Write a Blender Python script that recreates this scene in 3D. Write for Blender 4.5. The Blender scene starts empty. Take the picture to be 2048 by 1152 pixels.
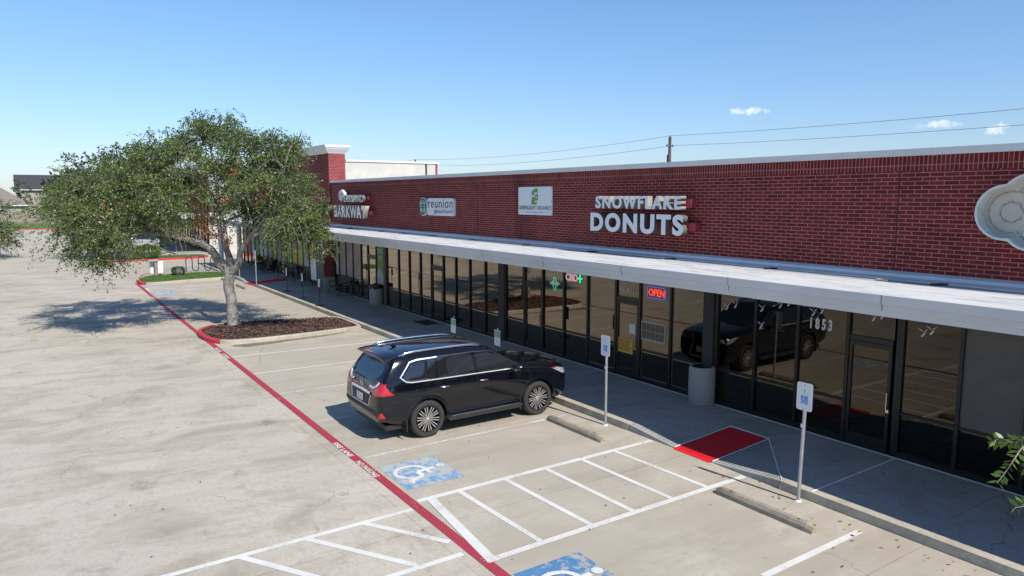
import bpy, bmesh, math, random
import numpy as np
from mathutils import Vector, Matrix
from mathutils.bvhtree import BVHTree
random.seed(7); rng = np.random.default_rng(7)
R = math.radians; PI = math.pi
S = bpy.context.scene; col = S.collection

# ------------------------------------------------------------------ camera
H = 5.12; FPX = 1443.85; YAW = R(56.116); PITCH = R(7.1687)
FW = Vector((-math.sin(YAW)*math.cos(PITCH), math.cos(YAW)*math.cos(PITCH), -math.sin(PITCH)))
RT = Vector((math.cos(YAW), math.sin(YAW), 0)); UP = RT.cross(FW)
cd = bpy.data.cameras.new('camera'); cam = bpy.data.objects.new('camera', cd); col.objects.link(cam)
m = Matrix.Identity(4)
for i in range(3): m[i][0] = RT[i]; m[i][1] = UP[i]; m[i][2] = -FW[i]
m[2][3] = H; cam.matrix_world = m
cd.sensor_width = 36; cd.lens = FPX/2048*36; cd.clip_end = 4000; cd.clip_start = 0.1
S.camera = cam
def ray(u, v): return FW*1.0 + RT*((u-1024)/FPX) - UP*((v-576)/FPX)
def W(u, v, y=13.6):                     # point on an upright plane y = const -> (x, z)
    d = ray(u, v); t = y/d.y; return (d.x*t, d.z*t+H)
def G(u, v, z=0):                        # point on level z -> (x, y)
    d = ray(u, v); t = (z-H)/d.z; return (d.x*t, d.y*t)

# ------------------------------------------------------------------ world, sun, exposure
SUN = Vector((1.0, 0.10, 1.0)).normalized()
wd = bpy.data.worlds.new('World'); S.world = wd; wd.use_nodes = True
nt = wd.node_tree; N = nt.nodes; L = nt.links
for n in list(N): N.remove(n)
out = N.new('ShaderNodeOutputWorld'); bg = N.new('ShaderNodeBackground'); bg.inputs[1].default_value = 0.125
sky = N.new('ShaderNodeTexSky'); sky.sky_type = 'NISHITA'; sky.sun_disc = False
sky.sun_elevation = math.asin(SUN.z); sky.sun_rotation = math.atan2(SUN.x, SUN.y)
sky.air_density = 1.15; sky.dust_density = 0.25; sky.ozone_density = 1.6
tc = N.new('ShaderNodeTexCoord')
def wmath(op, a, b=None):
    n = N.new('ShaderNodeMath'); n.operation = op
    for i, v in enumerate((a, b)):
        if v is None: continue
        if isinstance(v, (int, float)): n.inputs[i].default_value = v
        else: L.new(v, n.inputs[i])
    return n.outputs[0]
tn = N.new('ShaderNodeMix'); tn.data_type = 'RGBA'; tn.blend_type = 'MULTIPLY'; tn.inputs[0].default_value = 1; L.new(sky.outputs[0], tn.inputs[6]); tn.inputs[7].default_value = (.52, .68, .87, 1)
last = tn.outputs[2]
sx = N.new('ShaderNodeSeparateXYZ'); L.new(tc.outputs['Generated'], sx.inputs[0]); mr_ = N.new('ShaderNodeMapRange'); L.new(sx.outputs[2], mr_.inputs[0]); mr_.inputs[1].default_value = 0; mr_.inputs[2].default_value = .22
hz = N.new('ShaderNodeMix'); hz.data_type = 'RGBA'; L.new(mr_.outputs[0], hz.inputs[0]); hz.inputs[6].default_value = (.92, .84, .97, 1); hz.inputs[7].default_value = (1, 1, 1, 1)
t2 = N.new('ShaderNodeMix'); t2.data_type = 'RGBA'; t2.blend_type = 'MULTIPLY'; t2.inputs[0].default_value = 1; L.new(last, t2.inputs[6]); L.new(hz.outputs[2], t2.inputs[7]); last = t2.outputs[2]
nz = N.new('ShaderNodeTexNoise'); nz.inputs['Scale'].default_value = 85; nz.inputs['Detail'].default_value = 8; nz.inputs['Roughness'].default_value = .62
L.new(tc.outputs['Generated'], nz.inputs['Vector'])
for (u, v, wx, wy, st) in ((1496, 222, .030, .0065, .75), (1885, 249, .026, .006, .6), (1845, 252, .022, .005, .22), (1994, 258, .013, .0085, .8)):
    d = ray(u, v).normalized()
    sub = N.new('ShaderNodeVectorMath'); sub.operation = 'SUBTRACT'; L.new(tc.outputs['Generated'], sub.inputs[0]); sub.inputs[1].default_value = d
    def dot(vec):
        n = N.new('ShaderNodeVectorMath'); n.operation = 'DOT_PRODUCT'; L.new(sub.outputs[0], n.inputs[0]); n.inputs[1].default_value = vec; return n.outputs['Value']
    rr = d.cross(Vector((0, 0, 1))).normalized(); uu = rr.cross(d)
    a = wmath('DIVIDE', dot(rr), wx); b = wmath('DIVIDE', dot(uu), wy)
    r2 = wmath('ADD', wmath('MULTIPLY', a, a), wmath('MULTIPLY', b, b))
    nn = wmath('MULTIPLY', wmath('SUBTRACT', nz.outputs[0], .52), 5.5)
    f = wmath('MULTIPLY', wmath('SUBTRACT', wmath('ADD', 1.0, nn), wmath('MULTIPLY', r2, 1.5)), .8)
    cl = N.new('ShaderNodeClamp'); L.new(f, cl.inputs[0])
    f = wmath('MULTIPLY', cl.outputs[0], st)
    # only in front: dot with direction
    mx = N.new('ShaderNodeMix'); mx.data_type = 'RGBA'; L.new(f, mx.inputs[0]); L.new(last, mx.inputs[6]); mx.inputs[7].default_value = (6.5, 6.7, 7.0, 1)
    last = mx.outputs[2]
L.new(last, bg.inputs[0]); L.new(bg.outputs[0], out.inputs[0])
sd = bpy.data.lights.new('sun', 'SUN'); sd.energy = 4.0; sd.angle = R(0.53); sd.color = (1.0, .955, .88)
so = bpy.data.objects.new('sun', sd); col.objects.link(so); so.rotation_euler = SUN.to_track_quat('Z', 'Y').to_euler()
S.view_settings.view_transform = 'Standard'; S.view_settings.look = 'None'; S.view_settings.gamma = 1
S.view_settings.exposure = 0.5
S.render.engine = 'CYCLES'; S.cycles.max_bounces = 8; S.cycles.transparent_max_bounces = 12

# ------------------------------------------------------------------ helpers
def tag(o, label=None, cat=None, group=None, kind=None):
    if label: o['label'] = label
    if cat: o['category'] = cat
    if group: o['group'] = group
    if kind: o['kind'] = kind
    return o
def empty(name, loc, label, cat, group=None, rz=0):
    o = bpy.data.objects.new(name, None); col.objects.link(o); o.location = loc; o.rotation_euler.z = rz
    o.empty_display_size = .2
    return tag(o, label, cat, group)
def link(name, me, parent=None):
    o = bpy.data.objects.new(name, me); col.objects.link(o)
    if parent: o.parent = parent
    return o
def copy_tree(o, parent=None):
    c = o.copy(); col.objects.link(c)
    if parent: c.parent = parent
    for ch in list(o.children): copy_tree(ch, c)
    return c
class MB:
    def __init__(s): s.v = []; s.f = []; s.m = []; s.mi = 0; s.T = None
    def vert(s, p):
        if s.T is not None: p = s.T @ Vector(p)
        s.v.append(tuple(p)); return len(s.v)-1
    def face(s, pts): s.f.append([s.vert(p) for p in pts]); s.m.append(s.mi)
    def fi(s, idx): s.f.append(list(idx)); s.m.append(s.mi)
    def box(s, a, b, bev=0):
        x0, y0, z0 = a; x1, y1, z1 = b
        if x0 > x1: x0, x1 = x1, x0
        if y0 > y1: y0, y1 = y1, y0
        if z0 > z1: z0, z1 = z1, z0
        if bev:
            rings = []
            e = bev
            for z, i in ((z0, e), (z0+e, 0), (z1-e, 0), (z1, e)):
                X0, X1, Y0, Y1 = x0+i, x1-i, y0+i, y1-i; c = e
                rings.append([s.vert(p) for p in ((X0+c, Y0, z), (X1-c, Y0, z), (X1, Y0+c, z), (X1, Y1-c, z), (X1-c, Y1, z), (X0+c, Y1, z), (X0, Y1-c, z), (X0, Y0+c, z))])
            for r0, r1 in zip(rings, rings[1:]):
                for k in range(8): s.fi((r0[k], r0[(k+1) % 8], r1[(k+1) % 8], r1[k]))
            s.fi(rings[0][::-1]); s.fi(rings[-1]); return
        i = [s.vert(p) for p in ((x0, y0, z0), (x1, y0, z0), (x1, y1, z0), (x0, y1, z0), (x0, y0, z1), (x1, y0, z1), (x1, y1, z1), (x0, y1, z1))]
        for q in ((3, 2, 1, 0), (4, 5, 6, 7), (0, 1, 5, 4), (1, 2, 6, 5), (2, 3, 7, 6), (3, 0, 4, 7)): s.fi([i[k] for k in q])
    def tube(s, pts, rad, n=8, cap=True):
        pts = [Vector(p) for p in pts]
        if not isinstance(rad, (list, tuple)): rad = [rad]*len(pts)
        prev = None; rings = []
        for k, p in enumerate(pts):
            t = (pts[min(k+1, len(pts)-1)]-pts[max(k-1, 0)]).normalized()
            if prev is None:
                a = Vector((0, 0, 1)) if abs(t.z) < .9 else Vector((1, 0, 0))
                u = t.cross(a).normalized()
            else: u = (prev-t*prev.dot(t)).normalized()
            prev = u; w = t.cross(u)
            rings.append([s.vert(p+(u*math.cos(2*PI*j/n)+w*math.sin(2*PI*j/n))*rad[k]) for j in range(n)])
        for r0, r1 in zip(rings, rings[1:]):
            for j in range(n): s.fi((r0[j], r0[(j+1) % n], r1[(j+1) % n], r1[j]))
        if cap: s.fi(rings[0][::-1]); s.fi(rings[-1])
    def lathe(s, prof, n=24, c=(0, 0, 0), axis='z'):
        rings = []
        for r, z in prof:
            ring = []
            for j in range(n):
                a = 2*PI*j/n
                p = (r*math.cos(a), r*math.sin(a), z) if axis == 'z' else (z, r*math.cos(a), r*math.sin(a))
                ring.append(s.vert((p[0]+c[0], p[1]+c[1], p[2]+c[2])))
            rings.append(ring)
        for r0, r1 in zip(rings, rings[1:]):
            for j in range(n): s.fi((r0[j], r0[(j+1) % n], r1[(j+1) % n], r1[j]))
    def prism(s, poly, y0, y1, plane='xz'):
        """poly in 2D; extruded along the third axis from y0 to y1"""
        def P(p, t): return (p[0], t, p[1]) if plane == 'xz' else ((p[0], p[1], t) if plane == 'xy' else (t, p[0], p[1]))
        a = [s.vert(P(p, y0)) for p in poly]; b = [s.vert(P(p, y1)) for p in poly]; n = len(poly)
        s.fi(a[::-1]); s.fi(b)
        for k in range(n): s.fi((a[k], a[(k+1) % n], b[(k+1) % n], b[k]))
    def build(s, name, mats, parent=None, smooth=False, auto=None):
        me = bpy.data.meshes.new(name); me.from_pydata(s.v, [], s.f)
        if not isinstance(mats, (list, tuple)): mats = [mats]
        for mm in mats: me.materials.append(mm)
        me.polygons.foreach_set('material_index', s.m)
        if smooth: me.polygons.foreach_set('use_smooth', [True]*len(s.f))
        bm = bmesh.new(); bm.from_mesh(me); bmesh.ops.recalc_face_normals(bm, faces=bm.faces)
        if auto:
            for e in bm.edges:
                if len(e.link_faces) == 2 and e.calc_face_angle(0) > R(auto): e.smooth = False
        bm.to_mesh(me); bm.free()
        return link(name, me, parent)

# ------------------------------------------------------------------ materials
def new_mat(name):
    mt = bpy.data.materials.new(name); mt.use_nodes = True
    b = mt.node_tree.nodes['Principled BSDF']; return mt, mt.node_tree, b
class NG:
    def __init__(s, nt): s.nt = nt; s.N = nt.nodes; s.L = nt.links
    def put(s, sock, v):
        if v is None: return
        if hasattr(v, 'links') or isinstance(v, bpy.types.NodeSocket): s.L.new(v, sock)
        elif isinstance(v, (tuple, list)) and len(v) == 3 and sock.type == 'RGBA': sock.default_value = (*v, 1)
        else: sock.default_value = v
    def math(s, op, a, b=None, c=None, clamp=False):
        n = s.N.new('ShaderNodeMath'); n.operation = op; n.use_clamp = clamp
        for i, v in enumerate((a, b, c)): s.put(n.inputs[i], v)
        return n.outputs[0]
    def mix(s, f, a, b, blend='MIX'):
        n = s.N.new('ShaderNodeMix'); n.data_type = 'RGBA'; n.blend_type = blend
        s.put(n.inputs[0], f); s.put(n.inputs[6], a); s.put(n.inputs[7], b); return n.outputs[2]
    def coord(s, scale=(1, 1, 1), loc=(0, 0, 0), rot=(0, 0, 0)):
        t = s.N.new('ShaderNodeTexCoord'); mp = s.N.new('ShaderNodeMapping')
        mp.inputs['Scale'].default_value = scale; mp.inputs['Location'].default_value = loc; mp.inputs['Rotation'].default_value = rot
        s.L.new(t.outputs['Object'], mp.inputs[0]); return mp.outputs[0]
    def noise(s, scale, detail=4, rough=.55, vec=None, dist=0):
        n = s.N.new('ShaderNodeTexNoise'); n.inputs['Scale'].default_value = scale; n.inputs['Detail'].default_value = detail
        n.inputs['Roughness'].default_value = rough; n.inputs['Distortion'].default_value = dist
        s.L.new(vec if vec is not None else s.coord(), n.inputs['Vector']); return n.outputs[0]
    def ramp(s, v, a, b):
        n = s.N.new('ShaderNodeMapRange'); n.inputs[1].default_value = a; n.inputs[2].default_value = b; s.L.new(v, n.inputs[0]); return n.outputs[0]
    def bump(s, b, h, dist, strength=1.0):
        n = s.N.new('ShaderNodeBump'); n.inputs['Distance'].default_value = dist; n.inputs['Strength'].default_value = strength
        s.L.new(h, n.inputs['Height']); s.L.new(n.outputs[0], b.inputs['Normal'])
def mat(name, c, rough=.6, metal=0, var=.12, sc=6, spec=.5, bump=0, coat=0, c2=None, wear=0):
    mt, nt, b = new_mat(name); g = NG(nt)
    n = g.noise(sc, 5, .6)
    c2 = c2 or tuple(min(1, x*(1+var)) for x in c); c1 = tuple(x*(1-var) for x in c)
    cc = g.mix(g.ramp(n, .3, .7), c1, c2)
    if wear:
        n2 = g.noise(sc*5, 6, .7); cc = g.mix(g.math('MULTIPLY', g.ramp(n2, .56, .68), wear, clamp=True), cc, tuple(x*.45 for x in c))
    g.L.new(cc, b.inputs['Base Color'])
    g.L.new(g.math('ADD', rough-.05, g.math('MULTIPLY', n, .1)), b.inputs['Roughness'])
    b.inputs['Metallic'].default_value = metal; b.inputs['Specular IOR Level'].default_value = spec
    b.inputs['Coat Weight'].default_value = coat; b.inputs['Coat Roughness'].default_value = .03
    if bump: g.bump(b, g.noise(sc*8, 4), bump)
    return mt
def emis(name, c, e, base=(.5, .5, .5)):
    mt, nt, b = new_mat(name); b.inputs['Base Color'].default_value = (*base, 1)
    b.inputs['Emission Color'].default_value = (*c, 1); b.inputs['Emission Strength'].default_value = e; return mt

def concrete(name, base, dark, joints=None, stains=1.0, edgey=None):
    mt, nt, b = new_mat(name); g = NG(nt)
    n1 = g.noise(.22, 4, .5); n2 = g.noise(.9, 8, .68, g.coord((1, .55, 1)), .6); n3 = g.noise(26, 5, .7); n4 = g.noise(3.2, 8, .72, None, .4)
    c = g.mix(g.ramp(n1, .35, .65), base, tuple(x*.90 for x in base))
    c = g.mix(g.math('MULTIPLY', g.ramp(n2, .46, .74), .75*stains, clamp=True), c, dark)
    c = g.mix(g.math('MULTIPLY', g.ramp(n4, .54, .78), .5*stains, clamp=True), c, tuple(x*.75 for x in dark))
    n6 = g.noise(9, 6, .75); c = g.mix(g.math('MULTIPLY', g.ramp(n6, .48, .70), .38, clamp=True), c, dark)
    c = g.mix(g.math('MULTIPLY', g.ramp(n3, .38, .72), .48), c, tuple(min(1, x*.62) for x in base))
    sp = g.noise(90, 2, .5); c = g.mix(g.math('MULTIPLY', g.ramp(sp, .66, .72), .5, clamp=True), c, tuple(x*.45 for x in dark))
    # oil spots
    vo = nt.nodes.new('ShaderNodeTexVoronoi'); vo.inputs['Scale'].default_value = .55; g.L.new(g.coord(), vo.inputs[0])
    sp2 = g.ramp(vo.outputs['Distance'], .20, .05); c = g.mix(g.math('MULTIPLY', g.math('MULTIPLY', sp2, g.ramp(n4, .42, .6), clamp=True), .45*stains, clamp=True), c, tuple(x*.5 for x in dark))
    if edgey:
        sep = nt.nodes.new('ShaderNodeSeparateXYZ'); g.L.new(g.coord(), sep.inputs[0]); y = sep.outputs[1]
        f = g.math('MULTIPLY', g.ramp(y, edgey-.1, edgey+.15), g.math('ADD', .12, g.math('MULTIPLY', g.ramp(g.noise(.55, 7, .66, None, .5), .36, .62), .95)), clamp=True)
        c = g.mix(f, c, g.mix(.45, dark, base))
        tracks = g.noise(.35, 5, .6, g.coord((3.2, .16, 1)))
        c = g.mix(g.math('MULTIPLY', g.ramp(tracks, .5, .7), .35, clamp=True), c, dark)
    if joints:
        sep = nt.nodes.new('ShaderNodeSeparateXYZ'); g.L.new(g.coord(), sep.inputs[0])
        wob = g.math('MULTIPLY', g.math('SUBTRACT', g.noise(4, 3), .5), .014)
        for ax, per, off, wdt in joints:
            v = g.math('ADD', g.math('ADD', sep.outputs[ax], off), wob)
            d = g.math('ABSOLUTE', g.math('SUBTRACT', g.math('FRACT', g.math('DIVIDE', v, per)), .5))
            f = g.ramp(d, .5-wdt/per, .5-wdt/per*.35)
            c = g.mix(g.math('MULTIPLY', g.math('MULTIPLY', f, g.ramp(n2, .3, .6), clamp=True), .55, clamp=True), c, tuple(x*.30 for x in base))
        vc = nt.nodes.new('ShaderNodeTexVoronoi'); vc.feature = 'DISTANCE_TO_EDGE'; vc.inputs['Scale'].default_value = .16
        nd = nt.nodes.new('ShaderNodeTexNoise'); nd.inputs['Scale'].default_value = 1.3; nd.inputs['Detail'].default_value = 7; g.L.new(g.coord(), nd.inputs['Vector'])
        va = nt.nodes.new('ShaderNodeVectorMath'); va.operation = 'MULTIPLY_ADD'; g.L.new(nd.outputs[1], va.inputs[0]); va.inputs[1].default_value = (1.1, 1.1, 0); g.L.new(g.coord(), va.inputs[2])
        g.L.new(va.outputs[0], vc.inputs[0])
        f = g.math('MULTIPLY', g.ramp(vc.outputs[0], .0026, .0008), g.ramp(g.noise(.3, 2), .50, .56), clamp=True)
        c = g.mix(g.math('MULTIPLY', f, .5, clamp=True), c, tuple(x*.3 for x in base))
    g.L.new(c, b.inputs['Base Color']); b.inputs['Roughness'].default_value = .88; b.inputs['Specular IOR Level'].default_value = .3
    g.bump(b, g.math('ADD', n3, g.math('MULTIPLY', n4, .6)), .006, .5)
    return mt
def paint(name, c, wear=.4, under=(.42, .38, .32), sc=14):
    mt, nt, b = new_mat(name); g = NG(nt)
    n = g.noise(sc, 8, .75); n2 = g.noise(1.4, 4, .6)
    f = g.ramp(g.math('ADD', n, g.math('MULTIPLY', n2, .5)), .98-wear*.35, 1.06-wear*.35)
    cc = g.mix(g.ramp(n2, .3, .7), c, tuple(x*.82 for x in c))
    g.L.new(g.mix(g.math('MULTIPLY', f, 1, clamp=True), cc, under), b.inputs['Base Color']); b.inputs['Roughness'].default_value = .75
    return mt
def brick(name, bw, bh, off=.5, joint=.0085, c1=(.205, .025, .023), c2=(.115, .014, .015), mortar=(.43, .19, .165), axis='x'):
    mt, nt, b = new_mat(name); g = NG(nt)
    t = nt.nodes.new('ShaderNodeTexCoord'); sp = nt.nodes.new('ShaderNodeSeparateXYZ'); cb = nt.nodes.new('ShaderNodeCombineXYZ')
    g.L.new(t.outputs['Object'], sp.inputs[0]); g.L.new(sp.outputs[0 if axis == 'x' else 1], cb.inputs[0]); g.L.new(sp.outputs[2], cb.inputs[1])
    br = nt.nodes.new('ShaderNodeTexBrick'); g.L.new(cb.outputs[0], br.inputs['Vector']); br.offset = off
    br.inputs['Scale'].default_value = 1; br.inputs['Brick Width'].default_value = bw; br.inputs['Row Height'].default_value = bh
    br.inputs['Mortar Size'].default_value = joint; br.inputs['Mortar Smooth'].default_value = .15; br.inputs['Bias'].default_value = -.1
    br.inputs['Color1'].default_value = (*c1, 1); br.inputs['Color2'].default_value = (*c2, 1); br.inputs['Mortar'].default_value = (*mortar, 1)
    n = g.noise(2.2, 6, .65); n2 = g.noise(40, 4, .7)
    c = g.mix(g.math('MULTIPLY', g.ramp(n, .45, .8), .45, clamp=True), br.outputs[0], (.035, .012, .012))
    c = g.mix(g.math('MULTIPLY', g.ramp(n2, .35, .8), .25, clamp=True), c, tuple(x*.6 for x in c2))
    # damp streaks that run down the wall
    st = g.noise(.42, 3, .6, g.coord((1, 1, .08))); c = g.mix(g.math('MULTIPLY', g.ramp(st, .60, .68), .42, clamp=True), c, (.05, .012, .012))
    g.L.new(c, b.inputs['Base Color']); b.inputs['Roughness'].default_value = .85; b.inputs['Specular IOR Level'].default_value = .25
    g.bump(b, g.math('SUBTRACT', 1, br.outputs['Fac']), .006, .7)
    return mt
M = {}
M['lot'] = concrete('lot_concrete', (.545, .487, .395), (.27, .228, .168), [(0, 4.62, 14.25, .016), (1, 60, 55.2, .012)], 1.25, 5.1)
M['walk'] = concrete('walk_concrete', (.40, .385, .36), (.155, .15, .14), [(0, 2.45, .15+2.45/2-1.2, .014), (1, 40, 29.05+20-20, .012)], .9)
M['curb'] = concrete('curb_concrete', (.52, .465, .37), (.14, .12, .09), None, .9)
M['stop'] = concrete('stop_concrete', (.38, .33, .25), (.07, .058, .045), None, 1.2)
M['white_line'] = paint('white_line_paint', (.70, .68, .63), .42)
M['faded_line'] = paint('faded_line_paint', (.60, .57, .52), .75)
M['red_line'] = paint('red_line_paint', (.38, .035, .055), .32, (.40, .30, .26), 22)
M['red_curb'] = paint('red_curb_paint', (.50, .035, .055), .18)
M['red_ramp'] = mat('red_ramp_paint', (.72, .012, .022), .6, var=.1)
M['blue'] = paint('worn_blue_paint', (.15, .31, .50), .80, (.40, .42, .40), 5)
M['blue2'] = paint('blue_paint', (.075, .20, .38), .75, (.36, .36, .34), 6)
M['brick'] = brick('red_brick', .254, .0762)
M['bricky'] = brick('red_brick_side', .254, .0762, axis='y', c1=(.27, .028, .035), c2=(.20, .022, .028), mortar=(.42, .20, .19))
M['soldier'] = brick('soldier_brick', .0762, .30, 0)
M['metal_white'] = mat('white_sheet_metal', (.66, .66, .64), .42, var=.06, sc=1.2, wear=.15)
M['fascia'] = mat('painted_fascia', (.62, .615, .60), .45, var=.07, sc=.8, wear=.12)
M['soffit'] = mat('soffit_panel', (.45, .45, .44), .7, var=.05)
M['flash'] = mat('flashing_metal', (.60, .62, .63), .3, metal=.3, var=.08, sc=2, wear=.2)
def roofmat():
    mt, nt, b = new_mat('white_roof_membrane'); g = NG(nt)
    n = g.noise(2.5, 9, .75, g.coord((.35, 1, 1))); n2 = g.noise(60, 3, .7)
    n5 = g.noise(3.2, 9, .8, g.coord((.25, 2.2, 1)))
    c = g.mix(g.math('MULTIPLY', g.ramp(n, .50, .68), .5, clamp=True), (.60, .595, .575), (.42, .415, .41))
    c = g.mix(g.math('MULTIPLY', g.ramp(n5, .53, .57), .7, clamp=True), c, (.24, .24, .24))
    sep = nt.nodes.new('ShaderNodeSeparateXYZ'); g.L.new(g.coord(), sep.inputs[0])
    f = g.math('MULTIPLY', g.ramp(sep.outputs[1], 12.9, 13.2), g.ramp(n2, .40, .56), clamp=True)
    c = g.mix(g.math('MULTIPLY', f, .7), c, (.16, .18, .22))  # speckles near the wall turn dark blue, painting in the parapet's shade strip
    g.L.new(c, b.inputs['Base Color']); b.inputs['Roughness'].default_value = .8; g.bump(b, n2, .004); return mt
M['roof'] = roofmat()
M['frame'] = mat('bronze_frame', (.018, .017, .016), .35, metal=.3, var=.2)
M['pillar'] = mat('grey_stucco', (.04, .038, .036), .8, var=.1, bump=.002)
M['pillar2'] = mat('grey_green_panel', (.10, .105, .095), .7, var=.1)
M['stucco'] = mat('beige_stucco', (.52, .49, .43), .9, var=.10, sc=1.5, wear=.25)
M['stone'] = mat('pale_stone', (.34, .32, .30), .85, var=.1, bump=.003)
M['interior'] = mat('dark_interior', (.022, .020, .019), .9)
M['blind'] = mat('grey_blind', (.105, .10, .093), .6, var=.18, sc=2.5)
M['lightbox'] = mat('white_acrylic', (.70, .72, .74), .35, var=.04)
M['return'] = mat('letter_return', (.30, .275, .23), .45, var=.06)
M['return2'] = mat('shaded_letter_return', (.13, .12, .105), .45, var=.06)  # same letter returns, with the shade between letters put into a darker colour
M['dark_return'] = mat('dark_letter_return', (.04, .035, .033), .5, var=.1)
M['redmetal'] = mat('raceway_red', (.32, .035, .05), .5, var=.1)
M['black'] = mat('black_metal', (.012, .012, .013), .45, var=.2)
M['rubber'] = mat('tyre_rubber', (.028, .027, .026), .8, var=.2, sc=20, bump=.001)
M['blackplastic'] = mat('black_plastic', (.02, .02, .021), .55, var=.15)
M['carpaint'] = mat('black_car_paint', (.0035, .0040, .0070), .10, metal=0, var=.1, coat=.55, spec=.35)
M['trim'] = mat('bright_trim', (.80, .81, .83), .28, metal=.55, var=.04)
M['gloss'] = mat('gloss_black_trim', (.004, .004, .005), .08, var=.05, coat=1)
M['carglass'] = mat('dark_car_glass', (.010, .012, .015), .03, var=.1, spec=.9, coat=.6)
M['chrome'] = mat('chrome', (.72, .73, .75), .12, metal=1, var=.05)
M['satin'] = mat('satin_silver', (.70, .70, .72), .22, metal=1, var=.05)
M['alloy'] = mat('machined_alloy', (.80, .79, .77), .28, metal=.85, var=.04)
M['alloydark'] = mat('dark_alloy', (.010, .010, .011), .5, metal=.2)
M['redlens'] = mat('red_lens', (.45, .012, .02), .12, var=.2, sc=18, coat=1)
M['clearlens'] = mat('clear_lens', (.45, .46, .48), .08, var=.5, sc=22, metal=.4, coat=1)
M['plate'] = mat('number_plate', (.55, .56, .58), .45, var=.1, sc=30, wear=.5)
M['galv'] = mat('galvanised_steel', (.44, .45, .46), .45, metal=.6, var=.12, sc=10)
M['signwhite'] = mat('white_sign_face', (.72, .74, .76), .45, var=.03)
M['signback'] = mat('sign_back', (.35, .36, .37), .5, metal=.4)
M['signblue'] = mat('sign_blue', (.08, .30, .68), .4, var=.05)
M['signgreen'] = mat('sign_green', (.06, .25, .14), .5, var=.1)
M['signpink'] = mat('faded_red', (.55, .28, .30), .5, var=.2, sc=30)
M['text_dark'] = mat('dark_lettering', (.03, .035, .07), .5)
M['text_grey'] = mat('grey_lettering', (.16, .18, .20), .5)
M['leafgreen'] = mat('logo_green', (.13, .30, .06), .5, var=.05)
M['darkleaf'] = mat('dark_leaf_print', (.06, .14, .04), .5, var=.05)
M['darkgreen'] = mat('logo_dark_green', (.03, .14, .07), .5, var=.05)
M['vinyl'] = mat('white_vinyl', (.62, .62, .62), .5, var=.05)
M['yellow'] = mat('yellow_print', (.55, .50, .06), .6, var=.2, sc=25)
M['yellowplastic'] = mat('yellow_plastic', (.50, .40, .03), .5)
M['orange_text'] = mat('orange_print', (.60, .12, .03), .6)
M['paper'] = mat('paper_print', (.40, .36, .30), .7, var=.2, sc=14)
M['brownprint'] = mat('brown_print', (.16, .10, .07), .6, var=.4, sc=22)
M['agg'] = mat('exposed_aggregate', (.33, .31, .29), .9, var=.30, sc=55, bump=.004, wear=.5)
M['bag'] = mat('black_bin_bag', (.012, .012, .013), .25, var=.2, bump=.004)
M['bench'] = mat('dark_bench_metal', (.035, .03, .028), .5, var=.2)
M['binteal'] = mat('dark_teal_metal', (.02, .045, .05), .5, var=.2)
M['teal'] = mat('teal_glaze', (.03, .16, .17), .3, var=.2)
M['bark'] = mat('oak_bark', (.26, .235, .205), .95, var=.35, sc=5, bump=.03, c2=(.38, .35, .32), wear=.6)
M['twig'] = mat('grey_twig', (.30, .26, .22), .9, var=.2)
M['mulch'] = mat('mulch_bed', (.060, .032, .024), .95, var=.4, sc=30, bump=.02, wear=.6)
M['chips'] = mat('mulch_chips', (.115, .062, .045), .9, var=.5, sc=3)
M['grassbase'] = mat('turf', (.055, .095, .024), .95, var=.35, sc=14, bump=.02)
M['wood'] = mat('weathered_timber', (.26, .22, .18), .9, var=.2, sc=3, wear=.3)
M['poletimber'] = mat('pole_timber', (.10, .085, .07), .9, var=.2)
M['wire'] = mat('cable', (.05, .05, .055), .6)
M['shingle'] = mat('brown_shingles', (.20, .17, .14), .95, var=.2, sc=4, wear=.5)
M['shingle2'] = mat('charcoal_shingles', (.045, .047, .052), .9, var=.2, sc=4)
M['house'] = mat('house_wall', (.35, .32, .28), .9)
M['silvercar'] = mat('silver_car_paint', (.50, .52, .55), .25, metal=.5, coat=.8, var=.03)
M['puddle'] = mat('water_stain', (.16, .13, .095), .45, var=.35, sc=3)
M['litter'] = mat('fallen_leaf', (.20, .085, .035), .8, var=.6, sc=2)
def leafmat(name, c1, c2, c3, tr=.3):
    mt, nt, b = new_mat(name); g = NG(nt)
    at = nt.nodes.new('ShaderNodeAttribute'); at.attribute_name = 'tint'
    cr = nt.nodes.new('ShaderNodeValToRGB'); g.L.new(at.outputs['Fac'], cr.inputs[0])
    e = cr.color_ramp.elements; e[0].color = (*c1, 1); e[1].color = (*c3, 1); x = e.new(.5); x.color = (*c2, 1)
    g.L.new(cr.outputs[0], b.inputs['Base Color']); b.inputs['Roughness'].default_value = .42; b.inputs['Specular IOR Level'].default_value = .5
    t = nt.nodes.new('ShaderNodeBsdfTranslucent'); g.L.new(g.mix(.5, cr.outputs[0], (.16, .20, .02)), t.inputs[0])
    ms = nt.nodes.new('ShaderNodeMixShader'); ms.inputs[0].default_value = tr
    g.L.new(b.outputs[0], ms.inputs[1]); g.L.new(t.outputs[0], ms.inputs[2]); g.L.new(ms.outputs[0], nt.nodes['Material Output'].inputs[0]); return mt
M['leaf'] = leafmat('oak_leaf', (.030, .050, .012), (.070, .115, .022), (.20, .27, .06), .2)
M['leafdark'] = leafmat('dark_leaf', (.030, .045, .016), (.055, .080, .025), (.10, .13, .045))
M['leafbright'] = leafmat('bright_leaf', (.05, .10, .012), (.09, .18, .025), (.17, .28, .05))
M['deadleaf'] = leafmat('dead_leaf', (.22, .07, .035), (.36, .13, .06), (.50, .22, .10), .2)
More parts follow.
